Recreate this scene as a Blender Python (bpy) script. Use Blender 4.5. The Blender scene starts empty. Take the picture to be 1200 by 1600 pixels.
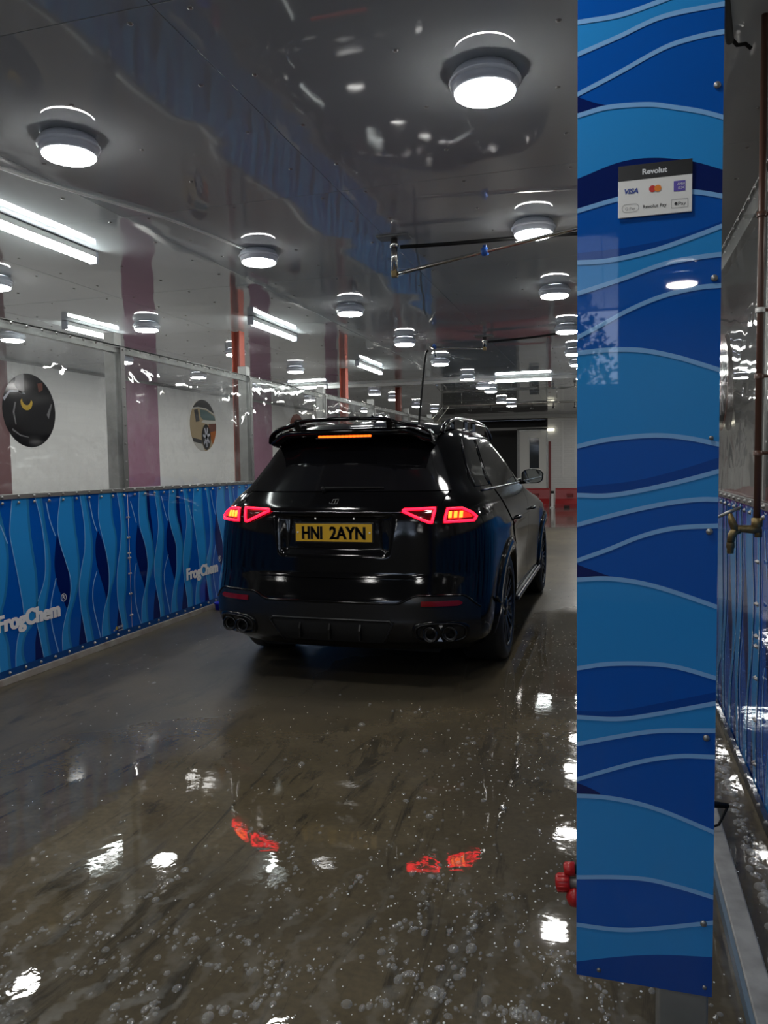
import bpy, bmesh, math, random
import numpy as np
from mathutils import Vector, Matrix
random.seed(7); rng = np.random.default_rng(11)
scene = bpy.context.scene
COLL = scene.collection
PI = math.pi
# ------------------------------------------------------------------ camera
CAM_H = 1.43
F = 1200.0
_d = np.array([355/F, 80/F, 1.0]); _d /= np.linalg.norm(_d)
_dn = np.array([.0143, -1, 0.0]); _dn[2] = -(_d[0]*_dn[0]+_d[1]*_dn[1])/_d[2]
_up = -_dn/np.linalg.norm(_dn)
_x = np.cross(_d, _up)
if _x[0] < 0: _x = -_x
W = np.array([_x, _d, _up])
cam_data = bpy.data.cameras.new('camera'); cam = bpy.data.objects.new('camera', cam_data); COLL.objects.link(cam)
cam_data.sensor_fit = 'AUTO'; cam_data.sensor_width = 36.0; cam_data.lens = 36.0*F/1600.0
cam_data.clip_start = 0.02; cam_data.clip_end = 200
r_, u_, f_ = W[:, 0], W[:, 1], W[:, 2]
cam.matrix_world = Matrix(((r_[0], u_[0], -f_[0], 0), (r_[1], u_[1], -f_[1], 0), (r_[2], u_[2], -f_[2], CAM_H), (0, 0, 0, 1)))
scene.camera = cam
# ------------------------------------------------------------------ world, exposure
world = bpy.data.worlds.new('world'); scene.world = world; world.use_nodes = True
world.node_tree.nodes['Background'].inputs[0].default_value = (.62, .74, .95, 1)
world.node_tree.nodes['Background'].inputs[1].default_value = 5.0
scene.view_settings.view_transform = 'Standard'; scene.view_settings.look = 'None'
scene.view_settings.gamma = 1.0; scene.view_settings.use_curve_mapping = False
scene.view_settings.exposure = 0.0
LAMP = 72.0      # round lamps
BATTEN = 34.0     # fluorescent battens
# ------------------------------------------------------------------ materials
MATS = {}
def mat(name, col, rough=.5, metal=0.0, spec=.5, coat=0.0, emit=None, estr=0.0, bump=None, noise=None, alpha=1.0):
    if name in MATS: return MATS[name]
    m = bpy.data.materials.new(name); m.use_nodes = True; MATS[name] = m
    nt = m.node_tree; b = nt.nodes['Principled BSDF']
    b.inputs['Base Color'].default_value = (*col, 1); b.inputs['Roughness'].default_value = rough
    b.inputs['Metallic'].default_value = metal; b.inputs['Specular IOR Level'].default_value = spec
    b.inputs['Coat Weight'].default_value = coat; b.inputs['Coat Roughness'].default_value = .04
    if emit:
        b.inputs['Emission Color'].default_value = (*emit, 1); b.inputs['Emission Strength'].default_value = estr
    tc = nt.nodes.new('ShaderNodeTexCoord')
    if noise:   # (scale, colour2, amount)
        n = nt.nodes.new('ShaderNodeTexNoise'); n.inputs['Scale'].default_value = noise[0]; n.inputs['Detail'].default_value = 6
        nt.links.new(tc.outputs['Object'], n.inputs['Vector'])
        mx = nt.nodes.new('ShaderNodeMix'); mx.data_type = 'RGBA'
        rp = nt.nodes.new('ShaderNodeMapRange'); rp.inputs[1].default_value = .35; rp.inputs[2].default_value = .7
        rp.inputs[4].default_value = noise[2]
        nt.links.new(n.outputs['Fac'], rp.inputs[0]); nt.links.new(rp.outputs[0], mx.inputs[0])
        mx.inputs[6].default_value = (*col, 1); mx.inputs[7].default_value = (*noise[1], 1)
        nt.links.new(mx.outputs[2], b.inputs['Base Color'])
    if bump:    # (scale, strength, distance)
        n = nt.nodes.new('ShaderNodeTexNoise'); n.inputs['Scale'].default_value = bump[0]; n.inputs['Detail'].default_value = 3
        nt.links.new(tc.outputs['Object'], n.inputs['Vector'])
        bp = nt.nodes.new('ShaderNodeBump'); bp.inputs['Strength'].default_value = bump[1]; bp.inputs['Distance'].default_value = bump[2]
        nt.links.new(n.outputs['Fac'], bp.inputs['Height']); nt.links.new(bp.outputs[0], b.inputs['Normal'])
        if coat: nt.links.new(bp.outputs[0], b.inputs['Coat Normal'])
    return m
def N(nt, t, **kw):
    n = nt.nodes.new(t)
    for k, v in kw.items():
        if isinstance(k, str) and hasattr(n, k): setattr(n, k, v)
    return n

def floor_material():
    m = bpy.data.materials.new('wet_concrete'); m.use_nodes = True
    nt = m.node_tree; b = nt.nodes['Principled BSDF']; L = nt.links.new
    tc = N(nt, 'ShaderNodeTexCoord')
    def noise(scale, detail=5, dist=0.0, vec=None, rough=.55):
        n = N(nt, 'ShaderNodeTexNoise'); n.inputs['Scale'].default_value = scale; n.inputs['Detail'].default_value = detail
        n.inputs['Distortion'].default_value = dist; n.inputs['Roughness'].default_value = rough
        L(vec if vec else tc.outputs['Object'], n.inputs['Vector']); return n.outputs['Fac']
    def ramp(src, a, c, lo=0.0, hi=1.0):
        r = N(nt, 'ShaderNodeMapRange'); r.inputs[1].default_value = a; r.inputs[2].default_value = c
        r.inputs[3].default_value = lo; r.inputs[4].default_value = hi; L(src, r.inputs[0]); return r.outputs[0]
    def mix(f, a, c):
        x = N(nt, 'ShaderNodeMix'); x.data_type = 'RGBA'; L(f, x.inputs[0])
        for i, v in ((6, a), (7, c)):
            if isinstance(v, tuple): x.inputs[i].default_value = (*v, 1)
            else: L(v, x.inputs[i])
        return x.outputs[2]
    big = noise(.55, 4, .3); mid = noise(3.2, 6, .4); fine = noise(38, 4)
    c = mix(ramp(mid, .3, .7), (.086, .069, .040), (.150, .122, .076))
    c = mix(ramp(big, .38, .62), c, (.075, .064, .046))
    c = mix(ramp(fine, .35, .75, 0, .45), c, (.05, .045, .035))
    # dark tyre scuffs, stretched along the bay
    mp = N(nt, 'ShaderNodeMapping'); mp.inputs['Scale'].default_value = (2.2, .5, 1); mp.inputs['Rotation'].default_value = (0, 0, .5)
    L(tc.outputs['Object'], mp.inputs[0])
    wv = noise(3.0, 8, 1.6, mp.outputs[0], .7)
    c = mix(ramp(wv, .545, .66, 0, .75), c, (.03, .028, .024))
    sep = N(nt, 'ShaderNodeSeparateXYZ'); L(tc.outputs['Object'], sep.inputs[0])
    def math_(op, a, v):
        n = N(nt, 'ShaderNodeMath', operation=op); L(a, n.inputs[0])
        if isinstance(v, (int, float)): n.inputs[1].default_value = v
        else: L(v, n.inputs[1])
        return n.outputs[0]
    # thin swirling film of foam where the suds gather
    wt = N(nt, 'ShaderNodeTexWave'); wt.inputs['Scale'].default_value = 2.4; wt.inputs['Distortion'].default_value = 11; wt.inputs['Detail'].default_value = 4
    wt.inputs['Detail Scale'].default_value = 1.3; wt.inputs['Detail Roughness'].default_value = .62; L(tc.outputs['Object'], wt.inputs['Vector'])
    film = ramp(wt.outputs['Fac'], .62, .95); reach = math_('ADD', math_('MULTIPLY', noise(1.3, 3), 2.2), sep.outputs[1])
    film = math_('MULTIPLY', math_('MULTIPLY', film, ramp(reach, 2.6, 3.9, 1, 0)), ramp(noise(9, 4), .35, .65, .06, .30))
    c = mix(film, c, (.34, .34, .32))
    L(c, b.inputs['Base Color'])
    pud = noise(.9, 4, .6)
    dry = ramp(math_('ADD', math_('ADD', math_('MULTIPLY', noise(.8, 5, .4), 1.6), math_('MULTIPLY', sep.outputs[1], .42)), math_('MULTIPLY', sep.outputs[0], -.80)), 3.75, 4.5, 0, 1)
    L(math_('ADD', ramp(pud, .40, .62, .012, .05), math_('MULTIPLY', math_('MAXIMUM', dry, ramp(sep.outputs[1], 1.0, 1.25, 1, 0)), .30)), b.inputs['Roughness'])
    b.inputs['Specular IOR Level'].default_value = .5
    b1 = N(nt, 'ShaderNodeBump'); b1.inputs['Strength'].default_value = .07; b1.inputs['Distance'].default_value = .002
    L(noise(30, 2, .5), b1.inputs['Height'])
    b2 = N(nt, 'ShaderNodeBump'); b2.inputs['Strength'].default_value = .16; b2.inputs['Distance'].default_value = .005
    L(noise(5.5, 2, .8), b2.inputs['Height']); L(b1.outputs[0], b2.inputs['Normal'])
    L(b2.outputs[0], b.inputs['Normal'])
    return m
def ceiling_material():
    m = bpy.data.materials.new('glossy_white_ceiling_sheet'); m.use_nodes = True
    nt = m.node_tree; b = nt.nodes['Principled BSDF']; L = nt.links.new
    tc = N(nt, 'ShaderNodeTexCoord')
    b.inputs['Base Color'].default_value = (.43, .46, .475, 1); b.inputs['Roughness'].default_value = .035
    b.inputs['Specular IOR Level'].default_value = .62
    n = N(nt, 'ShaderNodeTexNoise'); n.inputs['Scale'].default_value = .9; n.inputs['Detail'].default_value = 1.6; n.inputs['Distortion'].default_value = .5
    L(tc.outputs['Object'], n.inputs['Vector'])
    bp = N(nt, 'ShaderNodeBump'); bp.inputs['Strength'].default_value = 1.0; bp.inputs['Distance'].default_value = .013
    L(n.outputs['Fac'], bp.inputs['Height']); L(bp.outputs[0], b.inputs['Normal'])
    return m
def clear_material():
    m = bpy.data.materials.new('clear_plastic_sheet'); m.use_nodes = True
    nt = m.node_tree; nt.nodes.remove(nt.nodes['Principled BSDF']); out = nt.nodes['Material Output']; L = nt.links.new
    tc = N(nt, 'ShaderNodeTexCoord')
    n = N(nt, 'ShaderNodeTexNoise'); n.inputs['Scale'].default_value = 2.2; n.inputs['Detail'].default_value = 2; n.inputs['Distortion'].default_value = .8
    L(tc.outputs['Object'], n.inputs['Vector'])
    bp = N(nt, 'ShaderNodeBump'); bp.inputs['Strength'].default_value = .8; bp.inputs['Distance'].default_value = .008
    L(n.outputs['Fac'], bp.inputs['Height'])
    tr = N(nt, 'ShaderNodeBsdfTransparent'); tr.inputs[0].default_value = (.93, .94, .935, 1)
    gl = N(nt, 'ShaderNodeBsdfGlossy'); gl.inputs['Roughness'].default_value = .03; L(bp.outputs[0], gl.inputs['Normal'])
    df = N(nt, 'ShaderNodeBsdfDiffuse'); df.inputs[0].default_value = (.75, .76, .76, 1)
    lw = N(nt, 'ShaderNodeLayerWeight'); lw.inputs['Blend'].default_value = .5
    pw = N(nt, 'ShaderNodeMath', operation='POWER'); L(lw.outputs['Facing'], pw.inputs[0]); pw.inputs[1].default_value = 5
    fr = N(nt, 'ShaderNodeMapRange'); L(pw.outputs[0], fr.inputs[0]); fr.inputs[3].default_value = .07; fr.inputs[4].default_value = .95
    d = N(nt, 'ShaderNodeTexNoise'); d.inputs['Scale'].default_value = 1.6; d.inputs['Detail'].default_value = 9; d.inputs['Roughness'].default_value = .75
    L(tc.outputs['Object'], d.inputs['Vector'])
    r = N(nt, 'ShaderNodeMapRange'); r.inputs[1].default_value = .48; r.inputs[2].default_value = .72; r.inputs[3].default_value = .05; r.inputs[4].default_value = .36
    L(d.outputs['Fac'], r.inputs[0])
    m1 = N(nt, 'ShaderNodeMixShader'); L(r.outputs[0], m1.inputs[0]); L(tr.outputs[0], m1.inputs[1]); L(df.outputs[0], m1.inputs[2])
    m2 = N(nt, 'ShaderNodeMixShader'); L(fr.outputs[0], m2.inputs[0]); L(m1.outputs[0], m2.inputs[1]); L(gl.outputs[0], m2.inputs[2])
    L(m2.outputs[0], out.inputs['Surface'])
    return m
def brick_wall_material(name, col, mortar, sx, sy):
    m = bpy.data.materials.new(name); m.use_nodes = True
    nt = m.node_tree; b = nt.nodes['Principled BSDF']; L = nt.links.new
    tc = N(nt, 'ShaderNodeTexCoord'); sep = N(nt, 'ShaderNodeSeparateXYZ'); L(tc.outputs['Object'], sep.inputs[0])
    ad = N(nt, 'ShaderNodeMath', operation='ADD'); L(sep.outputs[0], ad.inputs[0]); L(sep.outputs[1], ad.inputs[1])
    cb = N(nt, 'ShaderNodeCombineXYZ'); L(ad.outputs[0], cb.inputs[0]); L(sep.outputs[2], cb.inputs[1])
    br = N(nt, 'ShaderNodeTexBrick'); L(cb.outputs[0], br.inputs['Vector'])
    br.inputs['Color1'].default_value = (*col, 1); br.inputs['Color2'].default_value = (*[c*.96 for c in col], 1); br.inputs['Mortar'].default_value = (*mortar, 1)
    br.inputs['Scale'].default_value = 1.0; br.inputs['Brick Width'].default_value = sx; br.inputs['Row Height'].default_value = sy
    br.inputs['Mortar Size'].default_value = .006
    L(br.outputs['Color'], b.inputs['Base Color']); b.inputs['Roughness'].default_value = .45
    bp = N(nt, 'ShaderNodeBump'); bp.inputs['Strength'].default_value = .3; bp.inputs['Distance'].default_value = .004
    inv = N(nt, 'ShaderNodeMath', operation='SUBTRACT'); inv.inputs[0].default_value = 1; L(br.outputs['Fac'], inv.inputs[1])
    L(inv.outputs[0], bp.inputs['Height']); L(bp.outputs[0], b.inputs['Normal'])
    return m
FLOORM = floor_material(); CEILM = ceiling_material(); CLEAR = clear_material()
WALLM = brick_wall_material('white_painted_blockwork', (.84, .84, .81), (.79, .79, .76), .44, .215)
BRICKM = brick_wall_material('white_painted_brick', (.72, .72, .70), (.62, .62, .60), .225, .075)
GALV = mat('galvanised_steel', (.36, .37, .36), .38, .75, noise=(9, (.25, .26, .25), .8), bump=(40, .1, .002))
DARKGALV = mat('dull_steel', (.22, .22, .215), .42, .6)
RED_POST = mat('red_oxide_paint', (.27, .055, .034), .4, bump=(12, .1, .003))
PURPLE = mat('mauve_wall_paint', (.30, .115, .20), .4, noise=(5, (.36, .17, .26), .8))
MAROON = mat('dark_maroon_paint', (.17, .07, .075), .4)
PM = mat('print_mid_blue', (.002, .086, .42), .02)
PL = mat('print_light_blue', (.022, .245, .62), .02)
PD = mat('print_deep_blue', (.002, .055, .30), .02)
PN = mat('print_navy', (.002, .012, .11), .02)
PE = mat('print_pale_line', (.20, .42, .74), .02)
PHEM = mat('print_hem_blue', (.004, .07, .26), .12)
WHITE_INK = mat('white_ink', (.75, .77, .80), .2)
CHROME = mat('bolt_steel', (.34, .34, .33), .35, .8)
STAIN = mat('stainless_tube', (.55, .54, .50), .16, 1.0)
BLACKRUB = mat('black_rubber_hose', (.008, .008, .008), .65, spec=.25)
BLUECL = mat('blue_plastic', (.02, .10, .42), .3)
RED_PL = mat('red_plastic', (.42, .012, .012), .35)
BRASS = mat('aged_brass', (.30, .22, .10), .42, .8, noise=(60, (.15, .12, .06), .8))
COPPER = mat('painted_brown_pipe', (.10, .045, .03), .35)
WHITE_PL = mat('white_plastic', (.75, .75, .73), .3)
CONC = mat('pale_concrete', (.30, .30, .29), .55, noise=(14, (.17, .17, .165), .9), bump=(60, .25, .004))
# ------------------------------------------------------------------ mesh helper
class MB:
    def __init__(s): s.v = []; s.f = []; s.mi = []; s.mats = []; s.sm = []
    def m(s, material):
        if material not in s.mats: s.mats.append(material)
        return s.mats.index(material)
    def add(s, vs, fs, material, smooth=False):
        o = len(s.v); s.v += [tuple(map(float, p)) for p in vs]; i = s.m(material)
        for f in fs: s.f.append(tuple(o+k for k in f)); s.mi.append(i); s.sm.append(smooth)
    def box(s, x0, x1, y0, y1, z0, z1, material):
        s.add([(x0,y0,z0),(x1,y0,z0),(x1,y1,z0),(x0,y1,z0),(x0,y0,z1),(x1,y0,z1),(x1,y1,z1),(x0,y1,z1)],
              [(3,2,1,0),(4,5,6,7),(0,1,5,4),(1,2,6,5),(2,3,7,6),(3,0,4,7)], material)
    def bbox(s, x0, x1, y0, y1, z0, z1, material, b=.004):     # chamfered box
        bm = bmesh.new(); bmesh.ops.create_cube(bm, size=1)
        for v in bm.verts: v.co = Vector((x0+(v.co.x+.5)*(x1-x0), y0+(v.co.y+.5)*(y1-y0), z0+(v.co.z+.5)*(z1-z0)))
        bmesh.ops.bevel(bm, geom=bm.edges[:], offset=b, segments=2, affect='EDGES', profile=.5)
        bm.verts.index_update(); s.add([v.co[:] for v in bm.verts], [[v.index for v in f.verts] for f in bm.faces], material); bm.free()
    def tube(s, pts, r, material, n=10, caps=True, smooth=True):
        pts = [Vector(p) for p in pts]; k = len(pts); rr = r if isinstance(r, (list, tuple)) else [r]*k
        tang = [(pts[min(i+1, k-1)]-pts[max(i-1, 0)]).normalized() for i in range(k)]
        a = tang[0].orthogonal().normalized(); vs = []; fs = []
        for i in range(k):
            a = (a-tang[i]*a.dot(tang[i])); a = a.normalized() if a.length > 1e-6 else tang[i].orthogonal().normalized()
            c = tang[i].cross(a)
            for j in range(n):
                t = 2*PI*j/n; vs.append(pts[i]+(a*math.cos(t)+c*math.sin(t))*rr[i])
        for i in range(k-1):
            for j in range(n): fs.append((i*n+j, i*n+(j+1) % n, (i+1)*n+(j+1) % n, (i+1)*n+j))
        if caps: fs.append(tuple(range(n-1, -1, -1))); fs.append(tuple((k-1)*n+j for j in range(n)))
        s.add(vs, fs, material, smooth)
    def lathe(s, prof, material, o=(0,0,0), axis=(0,0,1), n=24, smooth=True, closed=False):
        ax = Vector(axis).normalized(); a = ax.orthogonal().normalized(); c = ax.cross(a); o = Vector(o); vs = []; fs = []
        for r, h in prof:
            for j in range(n):
                t = 2*PI*j/n; vs.append(o+ax*h+(a*math.cos(t)+c*math.sin(t))*r)
        k = len(prof)
        for i in range(k-1 if not closed else k):
            i2 = (i+1) % k
            for j in range(n): fs.append((i*n+j, i*n+(j+1) % n, i2*n+(j+1) % n, i2*n+j))
        s.add(vs, fs, material, smooth)
    def disc(s, o, axis, r, material, n=24):
        ax = Vector(axis).normalized(); a = ax.orthogonal().normalized(); c = ax.cross(a); o = Vector(o)
        s.add([o+(a*math.cos(2*PI*j/n)+c*math.sin(2*PI*j/n))*r for j in range(n)], [tuple(range(n))], material)
    def grid(s, rows, material, smooth=True, close=False):
        n = len(rows[0]); vs = [p for r in rows for p in r]; fs = []
        for i in range(len(rows)-1):
            for j in range(n-1 if not close else n): fs.append((i*n+j, i*n+(j+1) % n, (i+1)*n+(j+1) % n, (i+1)*n+j))
        s.add(vs, fs, material, smooth)
    def build(s, name, parent=None, kind=None):
        me = bpy.data.meshes.new(name); me.from_pydata(s.v, [], s.f)
        for m in s.mats: me.materials.append(m)
        me.polygons.foreach_set('material_index', s.mi); me.polygons.foreach_set('use_smooth', s.sm); me.update()
        bm = bmesh.new(); bm.from_mesh(me); bmesh.ops.recalc_face_normals(bm, faces=bm.faces[:]); bm.to_mesh(me); bm.free()
        o = bpy.data.objects.new(name, me); COLL.objects.link(o)
        if parent: o.parent = parent; o.matrix_parent_inverse = parent_inv(parent)
        if kind: o['kind'] = kind
        return o
def parent_inv(p):
    if p.parent is not None or p.get('local'): return Matrix.Identity(4)
    return Matrix.Translation(p.location).inverted()
def thing(name, label, cat, loc=(0,0,0), group=None, kind=None):
    o = bpy.data.objects.new(name, None); COLL.objects.link(o); o.location = loc; o.empty_display_size = .1
    o['label'] = label; o['category'] = cat
    if group: o['group'] = group
    return o
def tag(o, label, cat=None, group=None, kind=None):
    o['label'] = label
    if cat: o['category'] = cat
    if group: o['group'] = group
    if kind: o['kind'] = kind
    return o
def struct(o, label, cat): o['kind'] = 'structure'; o['label'] = label; o['category'] = cat; return o
_tc = {}
def text2d(s, size, bold=0.0, shear=0.0, width=None):
    key = (s, size, bold, shear, width)
    if key in _tc: return _tc[key]
    cu = bpy.data.curves.new('t', 'FONT'); cu.body = s; cu.size = size; cu.offset = bold; cu.shear = shear; cu.resolution_u = 4
    ob = bpy.data.objects.new('t', cu); COLL.objects.link(ob)
    dg = bpy.context.evaluated_depsgraph_get(); me = bpy.data.meshes.new_from_object(ob.evaluated_get(dg))
    vs = [(v.co.x, v.co.y) for v in me.vertices]; fs = [tuple(p.vertices) for p in me.polygons]
    bpy.data.objects.remove(ob); bpy.data.curves.remove(cu); bpy.data.meshes.remove(me)
    x0 = min(v[0] for v in vs); x1 = max(v[0] for v in vs); y0 = min(v[1] for v in vs); y1 = max(v[1] for v in vs)
    k = (width/(x1-x0)) if width else 1.0
    vs = [((x-x0)*k, y-0) for x, y in vs]
    _tc[key] = (vs, fs, (x1-x0)*k, y0, y1); return _tc[key]
def smooth_curve(pts, n=5):      # Catmull-Rom through 2D/3D points
    P = [np.array(p, float) for p in pts]; P = [2*P[0]-P[1]]+P+[2*P[-1]-P[-2]]; out = []
    for i in range(1, len(P)-2):
        for k in range(n):
            t = k/n; a, b, c, d = P[i-1], P[i], P[i+1], P[i+2]
            out.append(.5*((2*b)+(-a+c)*t+(2*a-5*b+4*c-d)*t*t+(-a+3*b-3*c+d)*t**3))
    out.append(P[-2]); return out
RIB=[
 ('L',[(1.058,1.235),(1.025,1.025),(1.04,0.898),(1.084,0.682),(1.12,0.419),(1.061,0.303),(1.031,0.182),(1.024,0.03)],[(1.207,1.235),(1.214,1.009),(1.23,0.877),(1.259,0.656),(1.237,0.396),(1.13,0.288),(1.099,0.165),(1.155,0.03)]),
 ('L',[(1.274,1.235),(1.325,1.043),(1.349,0.82),(1.332,0.645),(1.234,0.44),(1.26,0.259),(1.309,0.03)],[(1.335,1.235),(1.362,1.04),(1.399,0.814),(1.388,0.636),(1.331,0.422),(1.34,0.241),(1.378,0.03)]),
 ('L',[(1.532,1.235),(1.489,1.03),(1.507,0.892),(1.559,0.749),(1.605,0.604),(1.59,0.467),(1.534,0.338),(1.493,0.208),(1.491,0.03)],[(1.667,1.235),(1.677,1.015),(1.697,0.873),(1.71,0.73),(1.701,0.59),(1.651,0.456),(1.588,0.327),(1.573,0.19),(1.612,0.03)]),
 ('N',[(1.475,0.95),(1.453,0.853),(1.438,0.719),(1.462,0.58),(1.509,0.48),(1.558,0.37)],[(1.48,0.949),(1.511,0.846),(1.576,0.701),(1.595,0.559),(1.59,0.467),(1.563,0.369)]),
 ('L',[(1.744,1.235),(1.783,1.007),(1.779,0.817),(1.735,0.68),(1.699,0.543),(1.704,0.399),(1.731,0.251),(1.778,0.03)],[(1.809,1.235),(1.856,1.001),(1.874,0.806),(1.851,0.664),(1.813,0.525),(1.79,0.384),(1.818,0.233),(1.858,0.03)]),
 ('L',[(1.972,1.235),(1.956,1.042),(1.993,0.892),(2.039,0.739),(2.061,0.586),(2.045,0.438),(1.982,0.299),(1.95,0.157),(1.952,0.03)],[(2.129,1.235),(2.135,1.029),(2.175,0.875),(2.166,0.724),(2.141,0.575),(2.076,0.433),(2.044,0.288),(2.051,0.135),(2.069,0.03)]),
 ('N',[(1.939,0.936),(1.907,0.852),(1.906,0.706),(1.958,0.551),(1.998,0.446),(2.01,0.374)],[(1.945,0.936),(1.998,0.842),(2.051,0.687),(2.058,0.536),(2.045,0.438),(2.016,0.373)]),
 ('L',[(2.202,1.235),(2.242,1.022),(2.23,0.819),(2.177,0.621),(2.16,0.47),(2.167,0.316),(2.208,0.154),(2.233,0.03)],[(2.277,1.235),(2.3,1.018),(2.314,0.81),(2.302,0.604),(2.284,0.451),(2.258,0.299),(2.283,0.138),(2.292,0.03)]),
 ('N',[(1.707,0.323),(1.694,0.23),(1.675,0.139),(1.661,0.03)],[(1.714,0.321),(1.751,0.218),(1.767,0.118),(1.768,0.03)]),
 ('N',[(1.239,0.316),(1.215,0.225),(1.21,0.138),(1.203,0.03)],[(1.246,0.315),(1.288,0.208),(1.301,0.116),(1.306,0.03)]),
 ('N',[(2.172,0.315),(2.142,0.167),(2.134,0.03)],[(2.179,0.314),(2.208,0.154),(2.225,0.03)]),
 ('L',[(0.157,1.235),(0.141,1.052),(0.157,0.914),(0.219,0.77),(0.25,0.627),(0.245,0.534),(0.205,0.4),(0.15,0.27),(0.135,0.135),(0.138,0.03)],[(0.259,1.235),(0.267,1.044),(0.299,0.902),(0.339,0.757),(0.347,0.615),(0.309,0.525),(0.245,0.394),(0.221,0.258),(0.229,0.116),(0.265,0.03)]),
 ('L',[(0.381,1.235),(0.422,1.034),(0.43,0.891),(0.397,0.751),(0.356,0.614),(0.348,0.473),(0.381,0.325),(0.414,0.175),(0.424,0.03)],[(0.455,1.235),(0.489,1.03),(0.515,0.884),(0.506,0.74),(0.481,0.598),(0.456,0.457),(0.456,0.313),(0.482,0.163),(0.492,0.03)]),
 ('L',[(0.63,1.235),(0.601,1.023),(0.637,0.874),(0.709,0.719),(0.712,0.619),(0.704,0.471),(0.65,0.33),(0.606,0.189),(0.599,0.03)],[(0.737,1.235),(0.726,1.015),(0.781,0.861),(0.828,0.706),(0.823,0.606),(0.786,0.46),(0.713,0.32),(0.696,0.173),(0.734,0.03)]),
 ('L',[(0.857,1.235),(0.896,1.054),(0.906,0.902),(0.869,0.753),(0.832,0.605),(0.823,0.455),(0.852,0.298),(0.882,0.14),(0.886,0.03)],[(0.923,1.235),(0.972,1.05),(1.002,0.894),(0.994,0.741),(0.965,0.589),(0.918,0.442),(0.967,0.28),(0.978,0.123),(0.992,0.03)]),
 ('N',[(0.117,0.945),(0.09,0.829),(0.082,0.693),(0.128,0.551),(0.169,0.452),(0.196,0.374)],[(0.123,0.944),(0.19,0.819),(0.245,0.674),(0.245,0.534),(0.224,0.444),(0.201,0.373)]),
 ('N',[(0.593,0.945),(0.555,0.832),(0.555,0.686),(0.608,0.533),(0.664,0.387)],[(0.602,0.945),(0.661,0.822),(0.715,0.669),(0.707,0.521),(0.672,0.386)]),
 ('N',[(0.26,1.235),(0.267,1.044),(0.299,0.902),(0.339,0.748)],[(0.3,1.235),(0.315,1.041),(0.339,0.899),(0.344,0.748)]),
 ('N',[(0.737,1.235),(0.735,1.014),(0.781,0.861),(0.813,0.738)],[(0.782,1.235),(0.79,1.011),(0.818,0.858),(0.819,0.738)]),
 ('N',[(0.354,0.348),(0.326,0.239),(0.311,0.119),(0.306,0.03)],[(0.36,0.347),(0.4,0.226),(0.418,0.097),(0.413,0.03)]),
 ('N',[(0.826,0.343),(0.8,0.205),(0.763,0.03)],[(0.834,0.342),(0.875,0.192),(0.885,0.03)]),
]
THIN=[
 [(1.377,1.19),(1.407,1.063),(1.458,0.943)] ,
 [(1.845,1.194),(1.887,1.028),(1.927,0.937)] ,
 [(1.446,0.637),(1.384,0.457),(1.387,0.294),(1.452,0.061)] ,
 [(1.909,0.627),(1.857,0.518),(1.849,0.373),(1.898,0.187),(1.943,0.029)] ,
 [(0.94,1.065),(0.998,0.936)] ,
 [(0.026,1.149),(0.098,0.964)] ,
 [(0.489,1.173),(0.54,1.027),(0.579,0.946)] ,
 [(0.57,0.636),(0.501,0.499),(0.501,0.354),(0.581,0.065)] ,
 [(0.078,0.621),(0.049,0.516),(0.051,0.288),(0.13,0.061)] ,
]
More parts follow.
